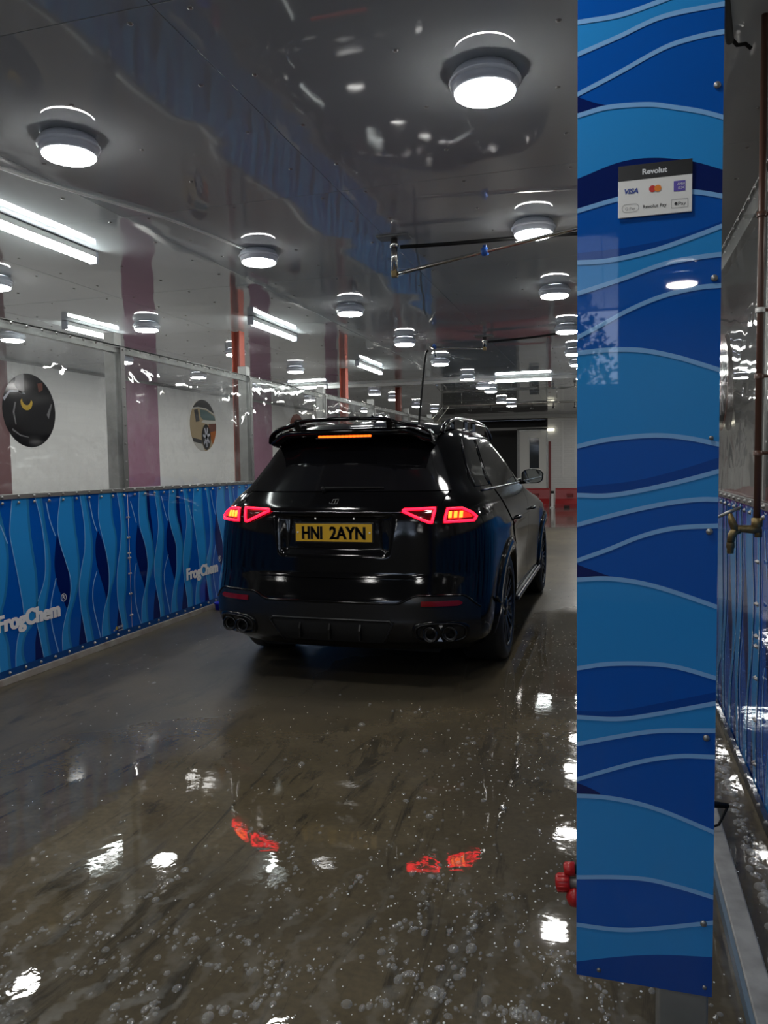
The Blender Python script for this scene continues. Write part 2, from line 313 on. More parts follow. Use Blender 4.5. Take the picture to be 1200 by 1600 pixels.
COL=[
 ('L',1,[(-0.058,2.256),(0.011,2.256),(0.07,2.266),(0.146,2.283),(0.197,2.297)]),
 ('M',1,[(-0.058,2.199),(0.011,2.218),(0.09,2.241),(0.197,2.245)]),
 ('M',1,[(-0.057,2.127),(0.011,2.153),(0.09,2.185),(0.147,2.195),(0.198,2.197)]),
 ('N',0,[(-0.058,2.117),(-0.033,2.105),(0.004,2.092)]),
 ('L',1,[(-0.058,2.086),(-0.008,2.093),(0.063,2.088),(0.11,2.076),(0.156,2.062),(0.197,2.045)]),
 ('N',0,[(-0.059,1.97),(0.012,1.99),(0.072,1.991),(0.138,1.977),(0.195,1.954)]),
 ('M',1,[(-0.059,1.909),(0.008,1.922),(0.072,1.929),(0.143,1.921),(0.195,1.907)]),
 ('D',0,[(-0.061,1.829),(0.013,1.831),(0.112,1.842),(0.194,1.864)]),
 ('L',1,[(-0.061,1.811),(-0.007,1.81),(0.073,1.821),(0.151,1.842),(0.196,1.856)]),
 ('M',1,[(-0.061,1.753),(0.013,1.772),(0.093,1.795),(0.151,1.802),(0.193,1.804)]),
 ('M',1,[(-0.061,1.67),(-0.019,1.69),(0.034,1.716),(0.094,1.737),(0.152,1.747),(0.194,1.748)]),
 ('L',1,[(-0.063,1.639),(-0.007,1.642),(0.054,1.638),(0.114,1.623),(0.161,1.606),(0.192,1.594)]),
 ('M',1,[(-0.064,1.459),(-0.006,1.471),(0.076,1.477),(0.135,1.471),(0.19,1.458)]),
 ('D',0,[(-0.065,1.38),(0.036,1.39),(0.116,1.409),(0.191,1.433)]),
 ('L',1,[(-0.066,1.364),(-0.006,1.363),(0.056,1.373),(0.136,1.392),(0.192,1.408)]),
 ('M',1,[(-0.065,1.305),(0.015,1.328),(0.097,1.347),(0.156,1.355),(0.191,1.355)]),
 ('M',1,[(-0.066,1.234),(-0.005,1.258),(0.057,1.285),(0.117,1.301),(0.191,1.306)]),
 ('N',0,[(-0.066,1.228),(-0.03,1.215),(0.003,1.204)]),
 ('L',1,[(-0.066,1.197),(-0.005,1.201),(0.057,1.194),(0.118,1.178),(0.191,1.153)]),
 ('M',1,[(-0.066,1.019),(-0.004,1.032),(0.079,1.037),(0.131,1.032),(0.19,1.017)]),
 ('D',0,[(-0.066,0.933),(0.01,0.939),(0.09,0.96),(0.19,0.989)]),
 ('L',1,[(-0.066,0.921),(0.01,0.923),(0.07,0.935),(0.19,0.968)]),
 ('M',1,[(-0.066,0.865),(0.01,0.887),(0.09,0.906),(0.189,0.915)]),
 ('M',1,[(-0.065,0.793),(0.01,0.824),(0.07,0.846),(0.13,0.86),(0.189,0.864)]),
 ('N',0,[(-0.065,0.787),(-0.039,0.779),(-0.014,0.768)]),
 ('L',1,[(-0.065,0.76),(-0.01,0.763),(0.051,0.758),(0.111,0.744),(0.191,0.717)]),
 ('M',1,[(-0.065,0.591),(0.011,0.602),(0.072,0.606),(0.132,0.599),(0.19,0.588)]),
 ('L',1,[(-0.065,0.492),(0.011,0.494),(0.073,0.505),(0.191,0.537)]),
 ('D',0,[(-0.065,0.413),(0.012,0.436),(0.093,0.455),(0.19,0.467)]),
]
# ================================================================== the setting
ZC = 2.95            # ceiling height
XW = -8.0            # outer wall beyond the next bay
XR = 3.6             # wall on the right
YB, YF = -5.0, 26.0  # behind the camera / far end
mb = MB(); mb.box(XW-.2, XR+.2, YB-.2, 17.0, -.2, 0, FLOORM)
floor = struct(mb.build('floor'), 'wet grey-brown concrete wash bay floor with soap suds', 'floor')
FAR_FLOOR = mat('far_wet_floor', (.13, .125, .11), .05, noise=(2, (.08, .075, .065), .8), bump=(14, .15, .006))
mb = MB(); mb.box(XW-.2, XR+.2, 17.03, YF+3, -.2, .0, FAR_FLOOR); mb.box(XW-.2, XR+.2, 17.0, 17.03, -.2, -.004, DARKGALV)
fl2 = mb.build('far_floor_slab', floor)
# ceiling: separate glossy sheets with open joints, fixed with screws
ceiling = MB(); ceiling.box(XW-.2, XR+.2, YB-.2, YF+3, ZC+.012, ZC+.2, mat('ceiling_batten_dark', (.05, .05, .05), .8))
ceiling = struct(ceiling.build('ceiling'), 'low glossy white sheet ceiling reflecting the bay below', 'ceiling')
xs = [XW]; xx = -1.46-1.39*4
while xx < XR: 
    if xx > XW+.2: xs.append(xx)
    xx += 1.39
xs.append(XR)
ys = []; yy = 2.31-1.83*4
while yy < YF+2: ys.append(yy); yy += 1.83
ys[0] = YB; ys.append(YF+2)
_shared = {}
for i in range(len(xs)-1):
    for j in range(len(ys)-1):
        w, h = round(xs[i+1]-xs[i], 4), round(ys[j+1]-ys[j], 4)
        if (w, h) not in _shared:
            mb = MB(); mb.bbox(.0015, w-.0015, .0015, h-.0015, 0, .010, CEILM, .001)
            p = mb.build('ceiling_sheet', ceiling); _shared[(w, h)] = p
        else:
            p = _shared[(w, h)].copy(); COLL.objects.link(p)
        p.location = (xs[i], ys[j], ZC+random.uniform(0, .0015))
mb = MB()
for i in range(len(xs)-1):
    for px in (xs[i]+.125, (xs[i]+xs[i+1])/2, xs[i+1]-.125):
        yv = 2.31-.46*3+.06
        while yv < 20:
            jx, jy = random.uniform(-.02, .02), random.uniform(-.02, .02)
            mb.lathe([(.011, .0), (.010, -.003), (.004, -.005), (.0002, -.005)], CHROME, (px+jx, yv+jy, ZC), (0, 0, 1), 8); yv += .46
mb.build('ceiling_screws', ceiling, 'stuff')
# walls
mb = MB(); mb.box(XW-.2, XW, YB-.2, YF+3, 0, ZC+.01, WALLM)
wl = struct(mb.build('wall_left'), 'white painted wall beyond the left screens with mauve stripes', 'wall')
for n_, (y0, y1, m) in enumerate(((7.3, 8.78, MAROON), (11.5, 12.45, PURPLE), (16.3, 17.4, PURPLE), (21.2, 22.2, PURPLE), (2.4, 3.4, PURPLE))):
    mb = MB(); mb.box(XW, XW+.012, y0, y1, 0, ZC, m); mb.build('painted_stripe', wl)
# thin trunking line just under the ceiling and hairline joint on the wall
mb = MB(); mb.box(XW, XW+.02, YB, YF, ZC-.03, ZC, mat('grey_trim', (.30, .30, .29), .5)); mb.build('cornice_strip', wl)
mb = MB(); mb.box(XR, XR+.2, YB-.2, YF+3, 0, ZC+.01, WALLM)
struct(mb.build('wall_right'), 'white painted wall seen dimly through the right screen', 'wall')
# wall behind the photographer with a high opening to daylight
mb = MB()
BM = mat('back_wall_grey', (.42, .42, .41), .6)
mb.box(XW, -3.2, YB-.2, YB, 0, ZC, BM); mb.box(-3.2, .06, YB-.2, YB, 0, 2.20, BM); mb.box(.06, XR, YB-.2, YB, 0, ZC, BM)
struct(mb.build('wall_back'), 'grey wall behind the photographer with a high daylight opening', 'wall')
# far wall: brick piers, dark openings, white door
BLACKM = mat('dark_shutter', (.012, .012, .012), .5)
mb = MB()
mb.box(-2.02, XR, YF, YF+.3, 0, ZC, BRICKM); mb.box(XW, -5.6, YF, YF+.3, 0, ZC, BRICKM)
wf = struct(mb.build('wall_far'), 'white painted brick wall at the far end of the hall', 'wall')
mb = MB(); mb.box(-5.6, -2.02, YF+2.4, YF+2.6, 0, ZC, BLACKM); mb.box(-5.7, -5.6, YF+.3, YF+2.6, 0, ZC, BLACKM); mb.box(-2.1, -2.02, YF+.3, YF+2.6, 0, ZC, BLACKM)
mb.build('dark_recess', wf)
mb = MB(); mb.box(-1.55, -1.50, YF-.03, YF, .9, 2.75, WHITE_PL); mb.box(-1.15, -1.10, YF-.03, YF, .9, 2.75, WHITE_PL); mb.build('conduit', wf)
mb = MB(); mb.box(-1.16, -1.06, YF-.05, YF, 1.65, 1.85, WHITE_PL); mb.build('switch_box', wf)
mb = MB(); mb.box(XW, XR, YF-.55, YF-.35, ZC-.10, ZC, mat('beam_grey', (.42, .42, .40), .4)); trim = mb.build('trim_1'); struct(trim, 'pale beam across the ceiling before the far wall', 'beam')
mb = MB(); mb.box(-5.6, -2.02, YF-.02, YF+.06, 2.50, 2.58, mat('lintel_grey', (.33, .33, .32), .4)); struct(mb.build('trim_2'), 'grey lintel bar over the far doorway', 'lintel')
# door
DW = mat('door_white', (.70, .70, .66), .35)
door = thing('door_1', 'white door with a tall glazed panel in the far wall', 'door', (-2.45, YF, 0)); door['kind'] = 'structure'
mb = MB()
x0, x1 = -2.94, -2.06
mb.box(x0, -2.62, YF+.0, YF+.05, 0, 2.46, DW); mb.box(-2.29, x1, YF, YF+.05, 0, 2.46, DW)
mb.box(-2.62, -2.29, YF, YF+.05, 0, 1.22, DW); mb.box(-2.62, -2.29, YF, YF+.05, 2.22, 2.46, DW)
mb.build('door_leaf', door)
mb = MB(); mb.box(-2.62, -2.29, YF+.02, YF+.03, 1.22, 2.22, mat('door_glass', (.03, .035, .04), .06)); mb.build('window_pane', door)
mb = MB(); mb.box(-2.64, -2.61, YF-.012, YF, 1.20, 2.24, DW); mb.box(-2.30, -2.27, YF-.012, YF, 1.20, 2.24, DW); mb.box(-2.64, -2.27, YF-.012, YF, 1.19, 1.22, DW); mb.box(-2.64, -2.27, YF-.012, YF, 2.22, 2.25, DW); mb.build('window_bead', door)
mb = MB(); mb.box(-3.02, -2.94, YF-.02, YF+.08, 0, 2.54, DARKGALV); mb.box(-2.06, -2.02, YF-.02, YF+.08, 0, 2.54, GALV); mb.box(-2.94, -2.06, YF-.02, YF+.08, 2.46, 2.54, GALV); mb.build('door_frame', door)
mb = MB(); mb.bbox(-2.2, -2.12, YF-.06, YF, 1.0, 1.06, CHROME, .006); mb.build('door_handle', door)
mb = MB(); mb.box(-1.99, -1.91, YF-.03, YF, .0, 2.1, mat('maroon_jamb', (.20, .02, .02), .4)); mb.build('red_jamb', door)

# ================================================================== lamps
LAMP_BODY = mat('lamp_grey_body', (.55, .58, .66), .3)
LAMP_RING = mat('lamp_pale_ring', (.78, .82, .90), .22)
DIFF = mat('lamp_diffuser', (.9, .9, .9), .4, emit=(1, .985, .95), estr=LAMP)
def make_lamp(loc):
    t = thing('ceiling_lamp', '', 'lamp', loc)
    mb = MB(); mb.lathe([(.10, 0), (.118, -.004), (.130, -.020), (.134, -.034)], LAMP_BODY, loc, n=32); mb.build('base', t)
    mb = MB(); mb.lathe([(.134, -.034), (.141, -.038), (.141, -.046), (.131, -.050)], LAMP_RING, loc, n=32); mb.build('rim_ring', t)
    mb = MB(); mb.lathe([(.131, -.050), (.130, -.058), (.127, -.070), (.1185, -.0815)], LAMP_BODY, loc, n=32); mb.build('collar', t)
    mb = MB(); mb.lathe([(.118, -.081), (.118, -.0855), (.112, -.0905), (.104, -.093), (.06, -.096), (.0005, -.097)], DIFF, loc, n=32); mb.build('diffuser', t)
    return t
def copy_tree(src, delta):
    o = src.copy(); COLL.objects.link(o); o.location = Vector(src.location)+Vector(delta)
    for c in src.children:
        k = c.copy(); COLL.objects.link(k); k.parent = o; k.matrix_parent_inverse = c.matrix_parent_inverse
        for g in c.children:
            h = g.copy(); COLL.objects.link(h); h.parent = k; h.matrix_parent_inverse = g.matrix_parent_inverse
    return o
ORD = ['nearest', 'second', 'third', 'fourth', 'fifth', 'sixth', 'seventh', 'eighth', 'ninth', 'tenth']
rows = [(-.478, [3.08, 5.04, 6.94, 8.89, 10.78, 12.0], 'round ceiling lamp in the row beside the blue column'),
        (-2.40, [3.08, 5.07, 7.06, 9.09, 11.1, 13.3], 'round ceiling lamp in the row left of the hose booms'),
        (-4.68, [5.05, 7.13, 9.12, 11.1], 'round ceiling lamp in the row just beyond the left screens'),
        (-6.42, [7.16, 9.2, 11.2, 13.2], 'round ceiling lamp in the row close to the far left wall')]
far = [(-4.70, 15.3), (-4.70, 16.75), (-4.72, 19.0), (-4.70, 20.95), (-2.38, 14.85), (-2.36, 15.75), (-2.54, 18.7), (-2.46, 19.95)]
first = make_lamp((rows[0][0], rows[0][1][0], ZC)); base = Vector(first.location)
for x, yl, lab in rows:
    for k, y in enumerate(yl):
        o = first if (x == rows[0][0] and k == 0) else copy_tree(first, (x-base.x, y-base.y, 0))
        o['label'] = '%s, %s from the camera' % (lab, ORD[k]); o['group'] = 'round ceiling lamps'
for k, (x, y) in enumerate(far):
    o = copy_tree(first, (x-base.x, y-base.y, 0)); o['group'] = 'round ceiling lamps'
    o['label'] = 'small distant round ceiling lamp past the crosswise tube light, %s %s' % (ORD[k % 4], 'above the left screens' if k < 4 else 'above the car roof rails')
for k, (x, y) in enumerate([(-.478, 1.1), (-2.40, 1.1), (-.478, -.9), (-2.40, -.9), (.55, -3.75), (-2.40, -2.9), (-4.68, 3.05), (-4.68, 1.0), (-6.42, 5.1), (-6.42, 3.0), (2.2, 3.0), (2.2, 7.0), (2.2, 11.0), (-.478, 14.0), (-.478, 16.0), (-.478, 18.0), (-.478, 20.0), (-.478, 22.0), (-.478, 24.0), (2.2, 15.0), (2.2, 20.0), (-6.42, 16.0), (-6.42, 20.0)]):  # unseen lamps added mostly to light the hall; one matches the column's reflection
    o = copy_tree(first, (x-base.x, y-base.y, 0)); o['group'] = 'round ceiling lamps out of the frame'
    o['label'] = 'round ceiling lamp out of the frame, one of a set added mostly to light the hall'
TUBE = mat('tube_glow', (.9, .9, .9), .4, emit=(.93, 1, .97), estr=BATTEN)
def batten(p0, p1, label, gap=0.0):
    c = ((p0[0]+p1[0])/2, (p0[1]+p1[1])/2, ZC); t = thing('batten_light', label, 'tube light', c, 'battens')
    along_y = abs(p1[1]-p0[1]) > abs(p1[0]-p0[0]); L = abs(p1[1]-p0[1]) if along_y else abs(p1[0]-p0[0])
    def put(mb, a0, a1, b0, b1, z0, z1, m, bev=None):
        q = (c[0]+b0, c[0]+b1, c[1]+a0, c[1]+a1) if along_y else (c[0]+a0, c[0]+a1, c[1]+b0, c[1]+b1)
        mb.bbox(*q, ZC+z0, ZC+z1, m, bev or .003)
    mb = MB(); put(mb, -L/2, L/2, -.03, .03, -.045, -.005, WHITE_PL); mb.build('housing', t)
    mb = MB(); put(mb, -L/2+.02, L/2-.02, -.027, .027, -.085, -.045, TUBE, .015); mb.build('tube', t)
    for sgn in (-1, 1):
        mb = MB(); e = sgn*(L/2-.01); put(mb, e-.012, e+.012, -.032, .032, -.088, -.003, LAMP_BODY); mb.build('end_cap', t)
    return t
batten((-3.50, 3.50, 0), (-3.50, 4.72, 0), 'long tube light on the ceiling at the left edge of the photo')
batten((-3.52, 7.20, 0), (-3.52, 8.35, 0), 'tube light on the ceiling above the second red post')
batten((-3.56, 10.75, 0), (-3.56, 11.95, 0), 'short distant tube light on the ceiling left of the hanging hose')
batten((-5.4, 6.75, 0), (-5.4, 7.65, 0), 'tube light peeping over the top rail of the left screens')
batten((-2.02, 13.95, 0), (-1.0, 13.95, 0), 'crosswise tube light far above the car')
batten((-5.9, 13.6, 0), (-5.1, 13.6, 0), 'crosswise tube light behind the far red post')
# crosswise trunking the distant tubes hang on
mb = MB(); mb.box(XW, .45, 13.99, 14.06, ZC-.05, ZC, WHITE_PL); tag(mb.build('cable_trunking'), 'thin white cable trunking running across the ceiling above the car', 'trunking')
# surface conduit along the ceiling between the rows
mb = MB(); mb.tube(smooth_curve([(-2.9, 2.2, ZC-.012), (-2.95, 3.2, ZC-.012), (-2.6, 4.2, ZC-.012), (-2.45, 5.0, ZC-.012)], 6), .009, WHITE_PL, 6)
tag(mb.build('ceiling_cable'), 'grey cable clipped to the ceiling beside the lamp row left of the booms', 'cable')
# ================================================================== bay screens
def ribbon_poly(l, r):
    a = smooth_curve(l, 5); b = smooth_curve(r, 5); return a, b
def banner_mesh(mb, P, w, z0, z1):
    def poly(pts, k, m): mb.add([P(u, v, k) for u, v in pts], [tuple(range(len(pts)))], m)
    mb.add([P(0, z0, 0), P(w, z0, 0), P(w, z1, 0), P(0, z1, 0), P(0, z0, -6), P(w, z0, -6), P(w, z1, -6), P(0, z1, -6)],
           [(0,1,2,3), (7,6,5,4), (0,4,5,1), (1,5,6,2), (2,6,7,3), (3,7,4,0)], PM)
    def strip(a, b, k, m):
        n = len(a); mb.add([P(min(max(x[0], .002), w-.002), min(max(x[1], z0), z1), k) for x in a]+[P(min(max(x[0], .002), w-.002), min(max(x[1], z0), z1), k) for x in b],
                           [(i, i+1, n+i+1, n+i) for i in range(n-1)], m)
    lay = 1
    for kind, l, r in RIB:
        a, b = ribbon_poly(l, r)
        if kind == 'N': strip(a, b, 1, PN)
        else:
            strip(a, b, 2, PL)
            strip([(p[0]-.007, p[1]) for p in a], a, 3, PE)
            strip([(p[0]-.022, p[1]) for p in b], b, 3, mat('print_ribbon_edge', (.02, .18, .42), .1))
    for t in THIN:
        a = smooth_curve(t, 5); strip([(p[0]-.005, p[1]) for p in a], [(p[0]+.005, p[1]) for p in a], 4, PE)
    # welded hems
    for a, b in ((z0, z0+.045), (z1-.03, z1)): poly([(.002, a), (w-.002, a), (w-.002, b), (.002, b)], 5, None) if False else None
DISC_BLACK = mat('picture_black', (.012, .012, .014), .08); DISC_GREY = mat('picture_grey', (.16, .16, .165), .1)
DISC_YEL = mat('picture_yellow', (.42, .28, .04), .1); DISC_BEIGE = mat('picture_beige', (.30, .235, .14), .1)
DISC_ORANGE = mat('picture_orange', (.30, .08, .01), .1); DISC_GLASS = mat('picture_teal', (.06, .10, .10), .1)
DISC_PALE = mat('picture_pale', (.42, .41, .37), .1); DISC_SIL = mat('picture_silver', (.35, .36, .40), .1); DISC_BRN = mat('picture_brown', (.10, .035, .025), .1)
def circ(cx, cy, rx, ry=None, n=48, a0=0, a1=2*PI):
    ry = ry or rx; full = abs(a1-a0-2*PI) < 1e-6
    return [(cx+rx*math.cos(a0+(a1-a0)*i/(n if full else n-1)), cy+ry*math.sin(a0+(a1-a0)*i/(n if full else n-1))) for i in range(n)]
def clip_circle(poly, R):      # Sutherland-Hodgman against a 40-gon
    out = poly; c = circ(0, 0, R, n=40)
    for i in range(40):
        a, b = c[i], c[(i+1) % 40]; src = out; out = []
        if not src: return []
        ins = lambda p: (b[0]-a[0])*(p[1]-a[1])-(b[1]-a[1])*(p[0]-a[0]) >= 0
        for k in range(len(src)):
            p, q = src[k-1], src[k]
            if ins(p) != ins(q):
                d1 = (b[0]-a[0])*(p[1]-a[1])-(b[1]-a[1])*(p[0]-a[0]); d2 = (b[0]-a[0])*(q[1]-a[1])-(b[1]-a[1])*(q[0]-a[0])
                t = d1/(d1-d2); out.append((p[0]+(q[0]-p[0])*t, p[1]+(q[1]-p[1])*t))
            if ins(q): out.append(q)
    return out
def disc_picture(mb, P, cu, cv, R, kind):
    def poly(pts, k, m):
        pts = clip_circle(pts, R)
        if len(pts) > 2: mb.add([P(cu+x, cv+y, k) for x, y in pts], [tuple(range(len(pts)))], m)
    rim = circ(0, 0, R, n=40)
    mb.add([P(cu+x, cv+y, 1) for x, y in rim]+[P(cu+x, cv+y, -1) for x, y in rim], [tuple(range(40)), tuple(range(79, 39, -1))]+[(i, (i+1) % 40, 40+(i+1) % 40, 40+i) for i in range(40)], {'night': DISC_BLACK, 'coupe': DISC_BEIGE, 'wheel': DISC_BRN}[kind])
    s = R/.25
    def sc(l): return [(x*s, y*s) for x, y in l]
    if kind == 'night':
        poly(sc([(-.13, .16), (-.12, .25), (-.05, .25), (-.045, .12), (-.09, .11)]), 2, DISC_GREY)
        poly(sc([(-.24, .07), (-.18, .125), (-.10, .13), (-.04, .115), (-.04, .108), (-.10, .118), (-.18, .11), (-.23, .05)]), 2, DISC_SIL)
        o = circ(-.03, .055, .055, n=16, a0=PI*.93, a1=PI*2.05); i = circ(-.03, .075, .040, n=16, a0=PI*2.0, a1=PI*.98)
        poly(sc(o+i), 2, DISC_YEL)
        poly(sc([(.08, .19), (.13, .20), (.13, .15), (.09, .13)]), 2, DISC_BRN)
        poly(sc([(-.14, .05), (-.16, -.02), (-.14, -.10), (-.13, -.10), (-.145, -.02), (-.125, .05)]), 2, DISC_GREY)
        poly(sc([(.16, -.02), (.21, .06), (.22, .06), (.18, -.05)]), 2, DISC_GREY)
        poly(sc([(-.17, -.14), (-.10, -.175), (-.02, -.185), (-.02, -.18), (-.10, -.165), (-.17, -.125)]), 2, DISC_GREY)
    elif kind == 'coupe':
        poly(sc([(-.25, .26), (.25, .26), (.25, .12), (.06, .165), (-.10, .17), (-.25, .15)]), 2, mat('picture_dark', (.04, .04, .042), .1))
        poly(sc([(-.25, .155), (-.10, .175), (.06, .17), (.25, .11), (.25, .10), (.06, .158), (-.10, .162), (-.25, .14)]), 3, DISC_PALE)
        poly(sc([(-.06, .155), (.06, .15), (.22, .10), (.24, .06), (.0, .055), (-.05, .08)]), 2, DISC_GLASS)
        poly(sc([(-.17, .14), (-.10, .155), (-.07, .04), (-.14, .03)]), 2, mat('picture_dark', (.04, .04, .042), .1))
        poly(sc([(.0, .055), (.25, .055), (.25, .02), (.05, .02), (-.04, .03)]), 2, DISC_PALE)
        poly(sc([(.10, .0), (.25, .02), (.25, -.18), (.18, -.20), (.13, -.10)]), 2, DISC_ORANGE)
        poly(sc([(.10, .02), (.25, .03), (.25, -.04), (.13, -.06)]), 3, DISC_BRN)
        poly(sc(circ(.05, -.11, .085, .125, 32)), 4, DISC_BLACK)
        for k in range(7):
            a = k*2*PI/7+.3; c, d = math.cos(a), math.sin(a)
            poly(sc([(.05+.012*d, -.11-.018*c), (.05+.065*c+.008*d, -.11+.10*d-.01*c), (.05+.065*c-.008*d, -.11+.10*d+.01*c), (.05-.012*d, -.11+.018*c)]), 5, DISC_SIL)
        poly(sc([(-.22, -.12), (-.04, -.14), (-.03, -.18), (-.20, -.16)]), 2, mat('picture_dark', (.04, .04, .042), .1))
        poly(sc([(-.2, -.16), (-.03, -.18), (.02, -.25), (-.15, -.25)]), 2, DISC_PALE)
    else:
        poly(sc(circ(.02, -.02, .19, .20, 40)), 2, DISC_BLACK)
        for k in range(10):
            a = k*2*PI/10+.15; c, d = math.cos(a), math.sin(a)
            poly(sc([(.02+.014*d, -.02-.014*c), (.02+.15*c+.01*d, -.02+.15*d-.01*c), (.02+.15*c-.01*d, -.02+.15*d+.01*c), (.02-.014*d, -.02+.014*c)]), 3, DISC_SIL)
        poly(sc(circ(.02, -.02, .03, n=16)), 4, DISC_GREY)
ZM, ZT = 1.235, 2.42
def screen(x, sx, y0, y1, label, disc=None, lettering=True, ztop=ZT, bolts=True, rail=.055):
    """one screen bay standing in the plane x, printed face towards sx"""
    w = y1-y0; t = thing('bay_screen', label, 'screen', (x, (y0+y1)/2, 0), 'screens along the wash bay')
    P = lambda u, v, k=0, d=.0: (x+sx*(d+k*.0007), y0+u if sx > 0 else y1-u, v)
    mb = MB(); zb = .045; banner_mesh(mb, P, w-.01, zb, ZM-.004)
    ban = mb.build('banner', t); tag(ban, 'blue wave printed banner')
    mb = MB()
    HM = mat('clear_hem_band', (.004, .055, .22), .12)
    for a, b in ((zb, zb+.05),):
        mb.add([P(0, a, 6), P(w-.01, a, 6), P(w-.01, b, 6), P(0, b, 6)], [(0, 1, 2, 3)], HM)
    mb.build('hem', ban)
    if lettering:
        vs, fs, tw, ya, yb = text2d('FrogChem', .150, .0052, 0, .60)
        mb = MB(); [mb.add([P(.87+dx+vx, .36+vy, 8+kk*.1) for vx, vy in vs], fs, WHITE_INK) for kk, dx in enumerate((-.005, 0, .005))]
        v2, f2, tw2, _, _ = text2d('R', .045, .001); R0 = (.87+tw+.045, .36+.125)
        mb.add([P(R0[0]-.012+vx, R0[1]-.012+vy, 8) for vx, vy in v2], f2, WHITE_INK)
        o = circ(*R0, .030, n=20); i = circ(*R0, .025, n=20)
        mb.add([P(*p, 8) for p in o]+[P(*p, 8) for p in i], [(k, (k+1) % 20, 20+(k+1) % 20, 20+k) for k in range(20)], WHITE_INK)
        mb.build('lettering', ban)
        mb = MB(); YI = mat('yellow_ink', (.45, .36, .10), .2); GI = mat('pale_grey_ink', (.32, .36, .45), .2)
        mb.add([P(*p, 8) for p in circ(2.125, .127, .015, n=12)], [tuple(range(12))], YI)
        for a, b, lo, hi in ((2.085, 2.105, .108, .122), (2.145, 2.172, .118, .140), (2.178, 2.215, .122, .142), (2.15, 2.215, .098, .108)): mb.add([P(a, lo, 8), P(b, lo, 8), P(b, hi, 8), P(a, hi, 8)], [(0, 1, 2, 3)], GI)
        mb.build('small_print_mark', ban, 'stuff')
    # clear sheet, gently bowed
    mb = MB(); rowsv = []
    for i in range(9):
        v = ZM+.02+(ztop-.01-ZM-.02)*i/8
        rowsv.append([P(.012+(w-.024)*j/16, v, 0, .006+.006*math.sin(2.2*j/16*PI+i*.7)*math.sin(PI*i/8)*math.sin(PI*j/16)) for j in range(17)])
    mb.grid(rowsv, CLEAR); mb.build('clear_sheet', t)
    # rails: angle iron top, flat strip in the middle, foot strip
    def bx(mb, u0, u1, d0, d1, z0, z1, m, b=.002):
        a, c = sorted((x+sx*d0, x+sx*d1)); e, g = sorted((P(u0, 0)[1], P(u1, 0)[1])); mb.bbox(a, c, e, g, z0, z1, m, b)
    mb = MB(); bx(mb, 0, w, -.006, -.045, ztop-rail, ztop+.004, GALV); bx(mb, 0, w, .014, -.045, ztop+.002, ztop+.006, GALV); mb.build('top_rail', t)
    mb = MB(); bx(mb, 0, w, -.008, -.04, ZM-.03, ZM+.028, GALV); bx(mb, 0, w, .008, .013, ZM-.004, ZM+.026, DARKGALV); mb.build('middle_rail', t)
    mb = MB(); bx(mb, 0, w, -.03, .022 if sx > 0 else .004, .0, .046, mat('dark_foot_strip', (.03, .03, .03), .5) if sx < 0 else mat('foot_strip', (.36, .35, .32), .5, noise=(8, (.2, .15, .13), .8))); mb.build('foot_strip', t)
    # post at the far end of the bay
    mb = MB(); bx(mb, w-.101, w-.001, -.012, -.11, 0, ztop+.11, GALV, .004); mb.build('post', t)
    mb = MB(); bx(mb, w-.058, w-.001, .009, .016, ZM+.03, ztop+.0, DARKGALV); mb.build('joint_strip', t)
    mb = MB(); Q = lambda u, v: Vector(P(u, v, 0, .016))
    def bolt(u, v, r=.007): mb.lathe([(r*1.5, -.004), (r*1.5, 0), (r, .001), (r*.85, .006), (.0003, .008)], CHROME, Q(u, v), (sx, 0, 0), 8)
    n = int(w/.145)
    for i in range(n):
        u = (i+.5)*w/n; bolt(u, ztop-.012); bolt(u, ZM+.012); bolt(u, ZM-.030); bolt(u, .075)
    for i in range(8): bolt(w-.03, ZM+.09+i*(ztop-ZM-.12)/7)
    for v in (1.02, .85, .72, .68, .55, .38, .2): bolt(w-.02, v, .0055); bolt(w-.045, v, .0055)
    mb.build('bolts', t, 'stuff')
    if disc:
        mb = MB(); PD_ = lambda u, v, k=0: P(u, v, k, .020); disc_picture(mb, PD_, 1.235, 1.832, .252, disc); mb.build('picture_disc', t)
    return t
YS = [.83, 3.18, 5.53, 7.88, 10.23, 12.58, 14.93, 17.0]
labs = ['left bay screen out of the frame, mirrored in the ceiling', 'left bay screen with a round black car picture, nearest the camera', 'left bay screen with a round orange car and wheel picture',
        'left bay screen ending behind the car, past the orange car picture', 'left bay screen above the spoiler of the car', 'left bay screen under the far red post', 'farthest left bay screen']
for i in range(7): screen(-3.86, 1, YS[i], YS[i+1], labs[i], ['wheel', 'night', 'coupe', 'wheel', 'wheel', 'wheel', 'wheel'][i])
YR = [1.0, 3.30, 5.65, 8.0, 10.35, 12.7, 15.05]
labr = ['right bay screen at the right edge of the photo behind the tap', 'right bay screen beside the brass tap, behind the blue column', 'right bay screen hidden mostly by the blue column', 'right bay screen further in behind the column', 'far right bay screen behind the column', 'farthest right bay screen']
for i in range(6): screen(.575, -1, YR[i], YR[i+1], labr[i], 'wheel' if i > 0 else None, False, 2.55, rail=.08)
# red posts just behind the left screens
for y, lab in ((7.96, 'red oxide steel post rising to the ceiling left of the car'), (11.55, 'red oxide steel post rising to the ceiling behind the spoiler'), (4.0, 'red oxide steel post out of the frame on the left'), (14.8, 'farthest red oxide steel post')):
    t = thing('steel_post', lab, 'post', (-4.05, y, 0), 'red posts')
    mb = MB(); mb.box(-4.10, -4.09, y-.06, y+.06, .01, ZC-.006, RED_POST); mb.box(-4.01, -4.0, y-.06, y+.06, .01, ZC-.006, RED_POST); mb.box(-4.09, -4.01, y-.006, y+.006, .01, ZC-.006, RED_POST); mb.build('shaft', t)
    mb = MB(); mb.box(-4.14, -3.98, y-.1, y+.1, 0, .012, RED_POST); mb.build('base_plate', t)
